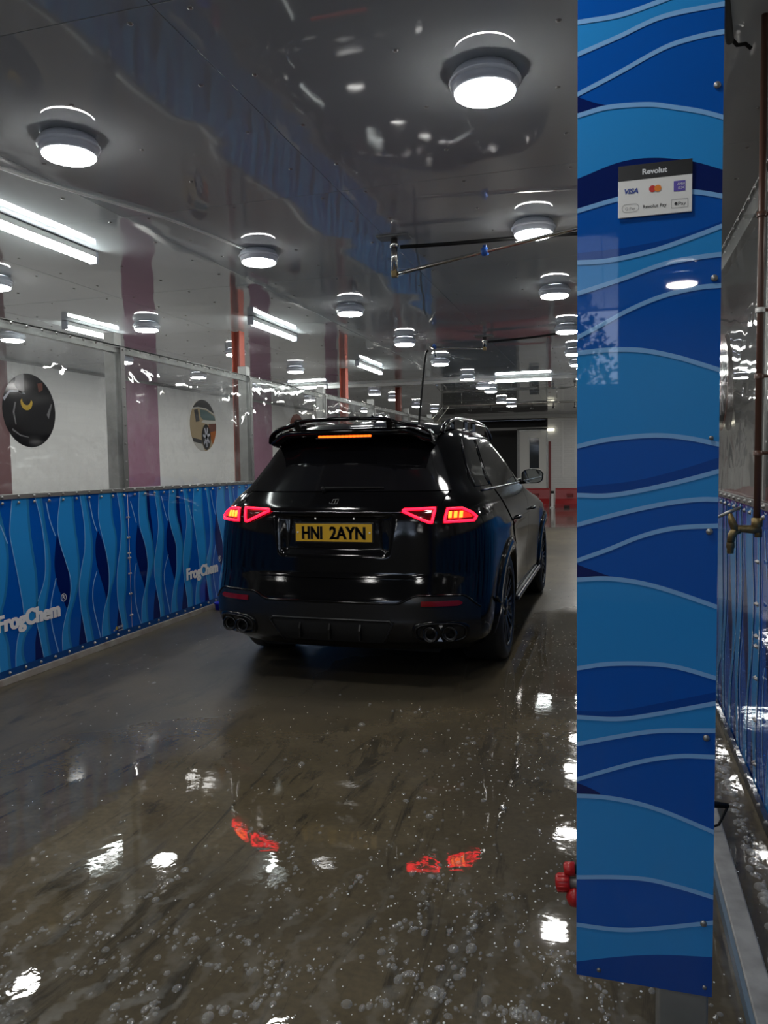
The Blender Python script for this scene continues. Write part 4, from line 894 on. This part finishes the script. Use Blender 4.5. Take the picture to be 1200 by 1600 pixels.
# ---- sides: doors, windows, handles, sills
for s in (-1, 1):
    mb = MB(); side_patch(mb, rows_of([(.40,1.72,2.60),(.75,1.62,2.60),(.95,1.36,2.60),(1.10,1.22,2.60),(1.235,1.16,2.60)], 24), s, .006, PAINT, 30); d1 = mb.build('rear_door', car)
    mb = MB(); side_patch(mb, rows_of([(.40,2.612,3.50),(.75,2.612,3.58),(1.10,2.612,3.56),(1.225,2.612,3.40)], 24), s, .006, PAINT, 30); d2 = mb.build('front_door', car)
    for d, rws, nm in ((d1, [(1.255,1.14,2.50),(1.40,1.20,2.44),(1.55,1.30,2.34),(1.615,1.38,2.28)], 'door_window'), (d2, [(1.255,2.56,3.30),(1.40,2.50,3.04),(1.55,2.40,2.74),(1.60,2.36,2.60)], 'door_window')):
        mb = MB(); side_patch(mb, rows_of(rws, 16), s, .005, GLASSB, 20); mb.build(nm, d)
    mb = MB(); side_patch(mb, rows_of([(1.275,.60,1.06),(1.40,.70,1.12),(1.52,.80,1.19),(1.60,.90,1.28)], 16), s, .005, GLASSB, 16); qw = mb.build('quarter_window', car); mb = MB(); mb.tube([SP(s, y, z, .007) for y, z in ((1.065,1.275),(1.125,1.40),(1.195,1.52),(1.285,1.60))], .005, DCHROME, 6); mb.tube([SP(s, y, z, .007) for y, z in ((.60,1.275),(.70,1.40),(.80,1.52),(.90,1.60))], .004, DCHROME, 6); mb.build('window_frame', qw)
    mb = MB(); mb.tube([SP(s, .62+.09*k, 1.248, .008) for k in range(31)], .006, DCHROME, 6); mb.build('belt_trim', car)
    mb = MB(); mb.tube([SP(s, 1.22+.1*k, 1.632-(.012*max(0, k-9)**1.5 if k > 9 else 0), .006) for k in range(15)], .005, DCHROME, 6); mb.build('window_trim', car)
    for d, y in ((d1, 1.50), (d2, 2.75)):
        mb = MB(); mb.tube([SP(s, y, 1.0, .004), SP(s, y+.02, 1.003, .034), SP(s, y+.11, 1.005, .038), SP(s, y+.20, 1.003, .034), SP(s, y+.22, 1.0, .004)], [.010, .012, .013, .012, .010], PAINT, 8); mb.build('door_handle', d)
    mb = MB(); mb.bbox(*sorted((s*.83, s*.995)), 1.60, 3.52, .335, .375, DIFFU, .012); rb = mb.build('running_board', car); tag(rb, 'grey running board with a ribbed tread')
    for k in range(3):
        x = s*(.90+.030*k)
        mb = MB()
        for q in range(30): mb.bbox(*sorted((x-.010, x+.010)), 1.66+.06*q, 1.69+.06*q, .374, .381, mat('tread_grip', (.45, .45, .45), .3, .8), .002)
        mb.build('tread_strip', rb, 'stuff')
    # roof rail
    mb = MB(); pts = [(.66, 1.35, 1.690)]; path = [(.60, 1.64), (.70, 1.69), (.95, 1.737), (1.5, 1.763), (2.1, 1.763), (2.5, 1.735), (2.70, 1.685), (2.76, 1.65)]
    mb.tube([Vector((s*.60, y, z)) for y, z in smooth_curve(path, 5)], .017, PAINT, 8); [mb.bbox(*sorted((s*.585, s*.615)), yy, yy+ll, 1.67, 1.750, PAINT, .004) for yy, ll in ((.95, .35), (1.5, .12), (1.85, .45))]; mb.build('roof_rail', car)
    # mirror
    def mc(h, k):
        return [(s*(.955+.105*k*math.copysign(abs(math.cos(2*PI*i/28))**.7, math.cos(2*PI*i/28))), h, 1.292+.070*k*math.copysign(abs(math.sin(2*PI*i/28))**.7, math.sin(2*PI*i/28))) for i in range(28)]
    mb = MB(); mb.grid([[Vector(p) for p in mc(h, k)] for h, k in ((3.085, .90), (3.08, .97), (3.09, 1.0), (3.14, .98), (3.20, .80), (3.235, .45), (3.24, .05))], PAINT, True, True); mir = mb.build('door_mirror', car)
    mb = MB(); mb.add([Vector(p) for p in mc(3.084, .89)], [tuple(range(28))], mat('mirror_glass', (.55, .58, .56), .03, 1.0)); mb.build('mirror_glass', mir)
    mb = MB(); mb.tube([SP(s, 3.20, 1.232, -.02), (s*.90, 3.17, 1.245), (s*.93, 3.16, 1.26)], [.03, .026, .02], PAINT, 10); mb.build('mirror_arm', mir)
    # head lamp
    mb = MB(); side_patch(mb, [(.80+.10*i/5, 4.32+.03*i/5, 4.60) for i in range(6)], s, .006, mat('head_lamp_lens', (.35, .36, .38), .06), 10); mb.build('head_lamp', car)
mb = MB(); g = []
for i in range(11):
    z = 1.26+.36*i/10; w = .76-.22*(i/10); g.append([Vector((-w+2*w*j/20, front_y(-w+2*w*j/20, z)+.006, z)) for j in range(21)])
mb.grid(g, GLASSB); mb.build('windscreen', car)
mb = MB(); g = [[Vector((x, front_y(x, .50+.26*i/5)+.008, .50+.26*i/5)) for x in np.linspace(-.42, .42, 13)] for i in range(6)]; mb.grid(g, TRIM); mb.build('grille', car)
mb = MB(); mb.add([(-.012, .95, 1.745), (.012, .95, 1.745), (.010, 1.10, 1.748), (-.010, 1.10, 1.748), (-.006, .955, 1.79), (.006, .955, 1.79), (.004, 1.0, 1.78), (-.004, 1.0, 1.78)], [(0,1,2,3), (4,5,6,7), (0,1,5,4), (1,2,6,5), (2,3,7,6), (3,0,4,7)], PAINT); mb.build('roof_antenna', car)
del car['local']
# ================================================================== payment card sign
cy_ = PY-.0025
sign = MB(); sign.bbox(.0107, .1405, cy_-.003, cy_, 1.885, 1.980, WHITE_PL, .001); sign = sign.build('payment_sign'); tag(sign, 'small white and black card payment sign on the blue column', 'sign')
SI = lambda k: cy_-.003-.0003*k
BK = mat('sign_black', (.012, .012, .012), .3); VB = mat('sign_blue', (.02, .05, .28), .3); OR = mat('sign_orange', (.75, .22, .02), .3); RD = mat('sign_red', (.55, .02, .02), .3); VI = mat('sign_violet', (.10, .07, .38), .3); GY = mat('sign_grey', (.25, .25, .25), .4)
mb = MB(); mb.add([(.0107, SI(1), 1.9525), (.1405, SI(1), 1.9525), (.1405, SI(1), 1.980), (.0107, SI(1), 1.980)], [(0, 1, 2, 3)], BK); mb.build('header', sign)
mb = MB()
def put(s, x0, z0, w, size, m, k=2, bold=.0, shear=0):
    v, f, tw, ya, yb = text2d(s, size, bold, shear, w); mb.add([(x0+a, SI(k), z0+b) for a, b in v], f, m)
put('Revolut', .0535, 1.9610, .0435, .0135, WHITE_INK, 2, .0004)
put('VISA', .022, 1.9285, .0245, .0125, VB, 2, .0005, .25)
put('AMER', .1145, 1.9345, .0135, .0062, WHITE_PL, 3); put('EX', .1165, 1.9275, .0110, .0062, WHITE_PL, 3)
put('G Pay', .0235, 1.8985, .0175, .0075, GY); put('Revolut Pay', .0545, 1.8990, .0420, .0085, BK, 2, .0001); put('Pay', .1165, 1.8985, .0135, .0090, BK)
mb.build('lettering', sign)
def logo(pts, k, m): 
    mb = MB(); mb.add([(x, SI(k), z) for x, z in pts], [tuple(range(len(pts)))], m); mb.build('logo', sign)
logo(circ(.0715, 1.9330, .0062, n=20), 2, RD); logo(circ(.0808, 1.9330, .0062, n=20), 3, OR)
logo([(.1085, 1.9238), (.1286, 1.9238), (.1286, 1.9424), (.1085, 1.9424)], 2, VI); logo(circ(.1125, 1.9015, .0028, n=14), 2, BK)
def outline(o, i, m):
    mb = MB(); n = len(o); mb.add([(x, SI(2), z) for x, z in o]+[(x, SI(2), z) for x, z in i], [(k, (k+1) % n, n+(k+1) % n, n+k) for k in range(n)], m); mb.build('logo_outline', sign)
def rrect(x0, x1, z0, z1, r, n=6):
    o = []
    for cx, cz, a in ((x1-r, z1-r, 0), (x0+r, z1-r, PI/2), (x0+r, z0+r, PI), (x1-r, z0+r, 1.5*PI)): o += [(cx+r*math.cos(a+PI/2*k/n), cz+r*math.sin(a+PI/2*k/n)) for k in range(n+1)]
    return o
outline(rrect(.0174, .0478, 1.8945, 1.9095, .0074), rrect(.0182, .0470, 1.8953, 1.9087, .0066), GY)
outline(rrect(.1041, .1335, 1.8940, 1.9100, .0016), rrect(.1048, .1328, 1.8947, 1.9093, .001), GY)

# ================================================================== ceiling hose booms
def boom(px, py, tip, label, clampf, drop=.15):
    t = thing('hose_boom', label, 'boom', (px, py, ZC))
    mb = MB(); mb.bbox(px-.11, px+.11, py-.06, py+.06, ZC-.012, ZC-.001, DARKGALV, .002); mb.build('ceiling_plate', t)
    mb = MB(); mb.tube([(px, py, ZC-.01), (px, py, ZC-drop+.02)], .022, STAIN, 16); mb.lathe([(.030, 0), (.030, -.02), (.024, -.025)], STAIN, (px, py, ZC-.05), n=20); mb.build('swivel', t)
    d = (Vector(tip)-Vector((px, py, ZC-.14))); L = d.length
    mb = MB(); mb.bbox(px-.02, px+.02, py-.02, py+.02, ZC-drop-.02, ZC-drop+.025, BRASS, .004); mb.build('elbow', t)
    p0 = Vector((px, py, ZC-drop)); p1 = Vector(tip)
    mb = MB(); mb.tube(smooth_curve([p0, p0+(p1-p0)*.5, p1], 8)+[p1+Vector((.05, -.05, -.03)), p1+Vector((.08, -.08, -.12))], .012, STAIN, 12); mb.build('arm_tube', t)
    mb = MB(); c = p0+(p1-p0)*clampf; dn_ = (p1-p0).normalized(); mb.lathe([(.013, -.02), (.026, -.018), (.028, 0), (.026, .018), (.013, .02)], BLUECL, c, dn_, 16); mb.bbox(c.x-.012, c.x+.012, c.y-.012, c.y+.012, c.z, c.z+.04, BLUECL, .003); mb.build('clamp', t)
    mb = MB(); g0 = p0+Vector((0, 0, .04)); mb.add([g0+Vector((0, -.01, 0)), g0+Vector((0, .01, 0)), p0+(p1-p0)*.1+Vector((0, .01, .01)), p0+(p1-p0)*.1+Vector((0, -.01, .01))], [(0, 1, 2, 3)], STAIN); mb.build('gusset', t)
    return t
boom(-1.40, 5.06, (-.20, 4.86, 2.83), 'stainless swing boom with a blue clamp below the nearest ceiling bracket', .52, .25)
mb = MB(); mb.tube(smooth_curve([(-1.36, 5.07, ZC-.07), (-1.0, 5.09, ZC-.075), (-.5, 5.16, ZC-.06), (.0, 5.22, ZC-.055), (.5, 5.25, ZC-.04)], 6), .013, BLACKRUB, 10); tag(mb.build('feed_hose'), 'black feed hose running to the right of the nearest boom bracket', 'hose')
b2 = boom(-1.47, 9.33, (-2.05, 8.95, 2.80), 'far swing boom over the car with a hanging black hose', .93)
mb = MB(); mb.tube(smooth_curve([(-1.43, 9.33, ZC-.07), (-.9, 9.25, ZC-.06), (-.35, 9.05, ZC-.05), (.45, 8.9, ZC-.04)], 6), .013, BLACKRUB, 10); tag(mb.build('feed_hose'), 'black feed hose running right from the far boom bracket', 'hose')
mb = MB(); mb.tube(smooth_curve([(-2.075, 8.93, 2.76), (-2.11, 8.94, 2.70), (-2.16, 8.95, 2.3), (-2.20, 8.95, 1.9), (-2.22, 8.95, 1.5), (-2.22, 8.95, 1.40)], 6), .013, BLACKRUB, 10)
hose = mb.build('pressure_hose'); tag(hose, 'black hose hanging straight down behind the car roof', 'hose')
mb = MB(); mb.tube([(-2.22, 8.95, 1.42), (-2.22, 8.95, 1.26)], .018, TRIM, 10); mb.build('hose_coupling', hose)
# spray gantry pipe far back
t = thing('spray_pipe', 'thin overhead pipe with hanging nozzles near the far wall', 'pipe', (-1.8, 18.1, 2.8))
mb = MB(); mb.tube([(-3.86, 18.1, 2.79), (.5, 18.1, 2.79)], .022, STAIN, 8); mb.tube([(-3.86, 18.1, 2.79), (-4.30, 18.1, 2.28)], .020, STAIN, 8); mb.tube([(-3.70, 18.1, 2.79), (-4.10, 18.1, 2.28)], .014, STAIN, 8); mb.build('pipe', t)
for k in range(8):
    x = -3.2+.48*k; mb = MB(); mb.tube([(x, 18.1, 2.79), (x, 18.1, 2.70)], .012, TRIM, 6); mb.lathe([(.012, 0), (.035, -.05), (.030, -.055), (.0005, -.05)], TRIM, (x, 18.1, 2.70), n=10); mb.build('nozzle', t)
for x in (-3.4, -1.2, .3):
    mb = MB(); mb.tube([(x, 18.1, 2.79), (x, 18.1, ZC)], .008, STAIN, 6); mb.build('hanger', t)
# ================================================================== tap, pipe, sign on the right
t = thing('water_pipe', 'brown vertical water pipe clipped to the right screen', 'pipe', (.50, 3.0, 0))
mb = MB(); mb.tube([(.50, 3.0, 1.20), (.50, 3.0, ZC)], .0115, COPPER, 12); mb.build('pipe', t)
for z in (1.45, 1.72, 1.95, 2.28):
    mb = MB(); mb.lathe([(.0165, -.008), (.0165, .008), (.012, .009), (.012, -.009)], WHITE_PL if z == 1.95 else COPPER, (.50, 3.0, z), n=16); mb.tube([(.51, 3.0, z), (.548, 3.0, z)], .006, COPPER, 8); mb.build('pipe_clip', t)
t = thing('tap', 'old brass tap pointing into the bay below the brown pipe', 'tap', (.45, 3.0, 1.19))
mb = MB(); mb.lathe([(.014, .03), (.019, .028), (.019, .0), (.016, -.004)], BRASS, (.50, 3.0, 1.19), n=12); mb.tube([(.512, 3.0, 1.178), (.48, 3.0, 1.178), (.44, 3.0, 1.180), (.425, 3.0, 1.178)], [.018, .015, .013, .012], BRASS, 12); mb.tube([(.505, 3.0, 1.180), (.505, 3.0, 1.150)], .013, BRASS, 10); mb.build('elbow', t)
mb = MB(); mb.tube([(.445, 3.0, 1.176), (.428, 3.0, 1.172), (.418, 3.0, 1.155), (.414, 3.0, 1.128)], [.014, .016, .015, .012], BRASS, 12); mb.lathe([(.014, 0), (.015, -.018), (.012, -.022), (.011, -.040), (.006, -.040)], BRASS, (.414, 3.0, 1.130), n=12); mb.build('spout', t)
mb = MB(); mb.tube([(.432, 3.0, 1.172), (.418, 3.0, 1.205), (.410, 3.0, 1.235)], [.016, .013, .008], BRASS, 12); mb.build('bonnet', t)
mb = MB(); mb.tube([(.372, 3.0, 1.222), (.410, 3.0, 1.240), (.446, 3.0, 1.256)], [.005, .007, .005], CHROME, 8); mb.build('handle', t)
mb = MB(); mb.bbox(.565, .568, 3.02, 3.22, 2.26, 2.46, mat('sticker_white', (.75, .75, .70), .4), .001); tag(mb.build('notice'), 'blank pale notice on the right screen behind the brown pipe', 'notice')
# ================================================================== kerb, valve, fittings by the column
mb = MB(); mb.bbox(.347, .412, 1.2, 3.35, 0, .045, CONC, .006); kerb = mb.build('kerb'); tag(kerb, 'narrow pale concrete kerb on the floor between column and right screen', 'kerb')
mb = MB(); mb.box(.335, .347, 1.2, 3.3, .0, .042, mat('kerb_side_blue', (.10, .15, .20), .4)); mb.build('kerb_face', kerb)
t = thing('floor_valve', 'black valve lever on the kerb end beside the column', 'valve', (.36, 3.05, 0))
mb = MB(); mb.bbox(.27, .33, 3.02, 3.10, 0, .10, DARKGALV, .008); mb.build('valve_body', t)
mb = MB(); mb.tube([(.30, 3.06, .10), (.32, 3.06, .13), (.43, 3.08, .12)], [.012, .018, .010], BLACKRUB, 8); mb.build('lever', t)
mb = MB(); mb.tube([(.43, 3.08, .12), (.39, 3.02, .07), (.33, 3.0, .05)], .005, BLACKRUB, 6); mb.build('cable', t)
t = thing('hose_coupling', 'red and black hose couplings poking out left of the blue column', 'coupling', (-.09, 1.75, .45))
mb = MB(); mb.lathe([(.0005, 0), (.016, 0), (.019, .004), (.019, .028), (.016, .032), (.0005, .032)], RED_PL, (-.118, 1.75, .464), (1, 0, .1), 14)
for k in range(10):
    a = 2*PI*k/10; mb.tube([(-.114, 1.75+.019*math.cos(a), .464+.019*math.sin(a)), (-.090, 1.75+.019*math.cos(a), .4665+.019*math.sin(a))], .0022, RED_PL, 5)
mb.build('red_collar', t)
mb = MB(); mb.lathe([(.0005, 0), (.013, 0), (.016, .004), (.016, .024), (.0005, .026)], RED_PL, (-.100, 1.76, .492), (1, 0, .15), 12); mb.build('red_cap', t)
mb = MB(); mb.lathe([(.0005, -.022), (.014, -.016), (.020, 0), (.014, .016), (.0005, .022)], RED_PL, (-.076, 1.74, .440), (0, 0, 1), 14); mb.build('red_knob', t)
mb = MB(); mb.tube([(-.088, 1.75, .466), (-.06, 1.75, .47), (.10, 1.72, .47)], .013, DARKGALV, 10); mb.tube([(-.076, 1.76, .495), (-.03, 1.76, .50), (.11, 1.70, .50)], .011, BLACKRUB, 10); mb.build('manifold', t)
# ================================================================== far red barriers
def barrier(x0, x1, label):
    y = 24.5; t = thing('barrier', label, 'barrier', ((x0+x1)/2, y, 0), 'red barriers')
    RB = mat('barrier_red', (.26, .008, .010), .35)
    mb = MB(); prof = [(-.22, .0), (-.22, .12), (-.12, .28), (-.09, .56), (-.07, .60), (.07, .60), (.09, .56), (.12, .28), (.22, .12), (.22, 0)]
    n = len(prof); mb.add([(x0, y+a, z) for a, z in prof]+[(x1, y+a, z) for a, z in prof], [tuple(range(n)), tuple(range(2*n-1, n-1, -1))]+[(k, k+1, n+k+1, n+k) for k in range(n-1)], RB); mb.build('body', t)
    for fx in (.25, .75):
        x = x0+(x1-x0)*fx; mb = MB(); mb.bbox(x-.10, x+.10, y-.16, y-.08, .34, .44, mat('barrier_dark_slot', (.16, .006, .006), .5), .01); mb.build('slot', t)
    for fx in (.2, .8):
        x = x0+(x1-x0)*fx; mb = MB(); mb.bbox(x-.09, x+.09, y-.225, y-.16, .0, .07, mat('barrier_foot', (.02, .004, .004), .6), .005); mb.build('foot_slot', t)
barrier(-3.55, -1.84, 'red plastic barrier left of the white marker, beyond the car mirror'); barrier(-1.66, .10, 'red plastic barrier right of the white marker, next to the blue column'); barrier(-5.4, -3.62, 'red plastic barrier hidden behind the car')
mb = MB(); mb.bbox(-1.79, -1.71, 24.35, 24.41, 0, .46, WHITE_PL, .01); mb.bbox(-1.83, -1.67, 24.30, 24.46, 0, .03, WHITE_PL, .005); mb.bbox(-1.80, -1.70, 24.34, 24.42, .44, .52, BLACKRUB, .01); tag(mb.build('marker_post'), 'short white marker post between the two red barriers', 'post')
mb = MB(); mb.bbox(-2.03, -1.80, YF-.10, YF-.04, 2.44, 2.52, mat('small_lamp_glow', (.8, .8, .8), .4, emit=(1, .95, .75), estr=2.0), .01); tag(mb.build('door_lamp'), 'small warm light over the far white door', 'lamp')
# ================================================================== tub and bottle by the left banner
t = thing('tub', 'blue plastic tub on the floor between banner and car', 'tub', (-3.74, 6.85, 0))
mb = MB(); mb.lathe([(.0005, .0), (.062, .0), (.070, .06), (.076, .062), (.076, .072), (.066, .072), (.058, .01), (.0005, .01)], mat('bright_blue_plastic', (.01, .02, .55), .3), (-3.74, 6.85, 0), n=24); mb.build('bowl', t)
t = thing('spray_bottle', 'pink bottle against the banner just left of the car bumper', 'bottle', (-3.70, 7.02, 0))
PK = mat('pink_plastic', (.55, .03, .16), .3)
mb = MB(); mb.lathe([(.0005, 0), (.042, 0), (.046, .01), (.046, .17), (.034, .21), (.014, .225), (.014, .25), (.0005, .25)], PK, (-3.70, 7.02, .0), n=20); mb.build('bottle', t)
mb = MB(); mb.lathe([(.017, .24), (.017, .27), (.0005, .272)], WHITE_PL, (-3.70, 7.02, .0), n=14); mb.tube([(-3.70, 7.02, .28), (-3.66, 7.0, .285)], .009, WHITE_PL, 8); mb.build('trigger_head', t)
# ================================================================== soap suds
def suds():
    pts = []
    # swirling streams near the camera
    for k in range(24):
        x, y = rng.uniform(-1.9, .25), rng.uniform(1.35, 2.6); a = rng.uniform(0, 2*PI); n = rng.integers(14, 40)
        for i in range(n):
            a += rng.normal(0, .22)+.05; x += .022*math.cos(a); y += .022*math.sin(a)
            for q in range(rng.integers(1, 4)): pts.append((x+rng.normal(0, .012), y+rng.normal(0, .012), abs(rng.normal(0, .0042))+.0016))
    for k in range(1500):                         # scatter, denser to the right and towards the camera
        y = 1.3+7.5*rng.random()**2.2; x = -.35+rng.normal(0, .55) if rng.random() < .6 else rng.uniform(-3.6, .3)
        pts.append((x, y, abs(rng.normal(0, .0042))+.0014))
    for k in range(90):                          # bigger blobs
        y = 1.4+3.0*rng.random()**1.6; x = rng.uniform(-1.6, .3); pts.append((x, y, rng.uniform(.008, .018)))
    for k in range(420):                          # gutter beside the right screen
        y = 2.0+3.2*rng.random(); pts.append((.50+rng.normal(0, .018), y, abs(rng.normal(0, .008))+.003))
    return pts
def bubble_material():
    m = bpy.data.materials.new('clear_soap_bubble'); m.use_nodes = True; nt = m.node_tree; nt.nodes.remove(nt.nodes['Principled BSDF']); L = nt.links.new
    tr = N(nt, 'ShaderNodeBsdfTransparent'); df = N(nt, 'ShaderNodeBsdfDiffuse'); df.inputs[0].default_value = (.75, .76, .75, 1)
    gl = N(nt, 'ShaderNodeBsdfGlossy'); gl.inputs['Roughness'].default_value = .05
    lw = N(nt, 'ShaderNodeLayerWeight'); lw.inputs['Blend'].default_value = .5
    p1 = N(nt, 'ShaderNodeMath', operation='POWER'); L(lw.outputs['Facing'], p1.inputs[0]); p1.inputs[1].default_value = 4
    r1 = N(nt, 'ShaderNodeMapRange'); L(p1.outputs[0], r1.inputs[0]); r1.inputs[3].default_value = .05; r1.inputs[4].default_value = .5
    r2 = N(nt, 'ShaderNodeMapRange'); L(p1.outputs[0], r2.inputs[0]); r2.inputs[3].default_value = .15; r2.inputs[4].default_value = .55
    m1 = N(nt, 'ShaderNodeMixShader'); L(r2.outputs[0], m1.inputs[0]); L(tr.outputs[0], m1.inputs[1]); L(df.outputs[0], m1.inputs[2])
    m2 = N(nt, 'ShaderNodeMixShader'); L(r1.outputs[0], m2.inputs[0]); L(m1.outputs[0], m2.inputs[1]); L(gl.outputs[0], m2.inputs[2])
    L(m2.outputs[0], nt.nodes['Material Output'].inputs['Surface']); return m
BUB = bubble_material(); FOAM = mat('white_foam_speck', (.80, .81, .80), .12)
mb = MB(); ring = [(math.cos(2*PI*k/10), math.sin(2*PI*k/10)) for k in range(10)]; G = {0: ([], []), 1: ([], [])}
pts = suds()
for k in range(2200):       # tiny white specks
    y = 1.3+5.5*rng.random()**1.8; x = -.30+rng.normal(0, .42) if rng.random() < .65 else rng.uniform(-3.4, .3); pts.append((x, y, -rng.uniform(.0010, .0034)))
for x, y, r in pts:
    if x > .525 or x < -3.8 or (.325 < x < .42 and y < 3.4) or (-2.7 < x < -.68 and 4.45 < y < 9.5): continue
    vs, fs = G[int(r < 0)]; r = abs(r)
    o = len(vs); ex, ey = r*rng.uniform(.7, 1.2), r*rng.uniform(.8, 1.6); h = r*.62
    for f_, g_ in ((1, 0), (.86, .5), (.52, .86)):
        for c, s_ in ring: vs.append((x+ex*c*f_, y+ey*s_*f_, .0003+h*g_))
    vs.append((x, y, .0003+h))
    for k in range(10):
        q = (k+1) % 10
        for a in (0, 10): fs.append((o+a+k, o+a+q, o+a+10+q, o+a+10+k))
        fs.append((o+20+k, o+20+q, o+30))
mb.add(*G[0], BUB, True); mb.add(*G[1], FOAM, True); tag(mb.build('soap_suds', None, 'stuff'), 'white soap suds and bubbles scattered on the wet floor', 'suds')
t = thing('hose_hook', 'black hose clip on the ceiling at the top right beside the column', 'hook', (.42, 3.1, ZC))
mb = MB(); mb.tube([(.25, 2.2, ZC-.02), (.33, 2.7, ZC-.025), (.40, 3.08, ZC-.03)], .014, BLACKRUB, 8); mb.build('hose', t)
mb = MB(); mb.tube([(.40, 3.10, ZC-.004), (.43, 3.12, ZC-.03), (.46, 3.14, ZC-.02), (.48, 3.14, ZC-.04)], .007, BLACKRUB, 8); mb.build('clip', t)
# ================================================================== tree outside the rear opening (seen mirrored in the column panel)
t = thing('tree', 'leafy tree outside, seen only mirrored in the blue column', 'tree', (-.9, -10.0, 0))
BARK = mat('bark', (.06, .045, .03), .8); LEAF = mat('leaf', (.03, .07, .02), .6)
mb = MB(); mb.tube([(-.9, -10, 0), (-.85, -10, 1.5), (-.9, -10, 3.2)], [.14, .11, .05], BARK, 10)
for k in range(14):
    a = k*2.4; z = 1.6+.15*k; mb.tube([(-.88, -10, z), (-.88+.9*math.cos(a), -10+.6*math.sin(a), z+.6)], [.035, .01], BARK, 6)
mb.build('trunk', t)
mb = MB(); vs, fs = [], []
for k in range(2600):
    v = rng.normal(0, 1, 3); v /= np.linalg.norm(v); rr_ = rng.random()**.45; c = np.array([-.9, -10, 2.9])+v*rr_*np.array([1.0, .9, 1.25]); e1 = rng.normal(0, .05, 3); e2 = rng.normal(0, .05, 3); o = len(vs)
    vs += [tuple(c), tuple(c+e1), tuple(c+e1*1.2+e2), tuple(c+e2)]; fs.append((o, o+1, o+2, o+3))
mb.add(vs, fs, LEAF); mb.build('foliage', t, 'stuff')
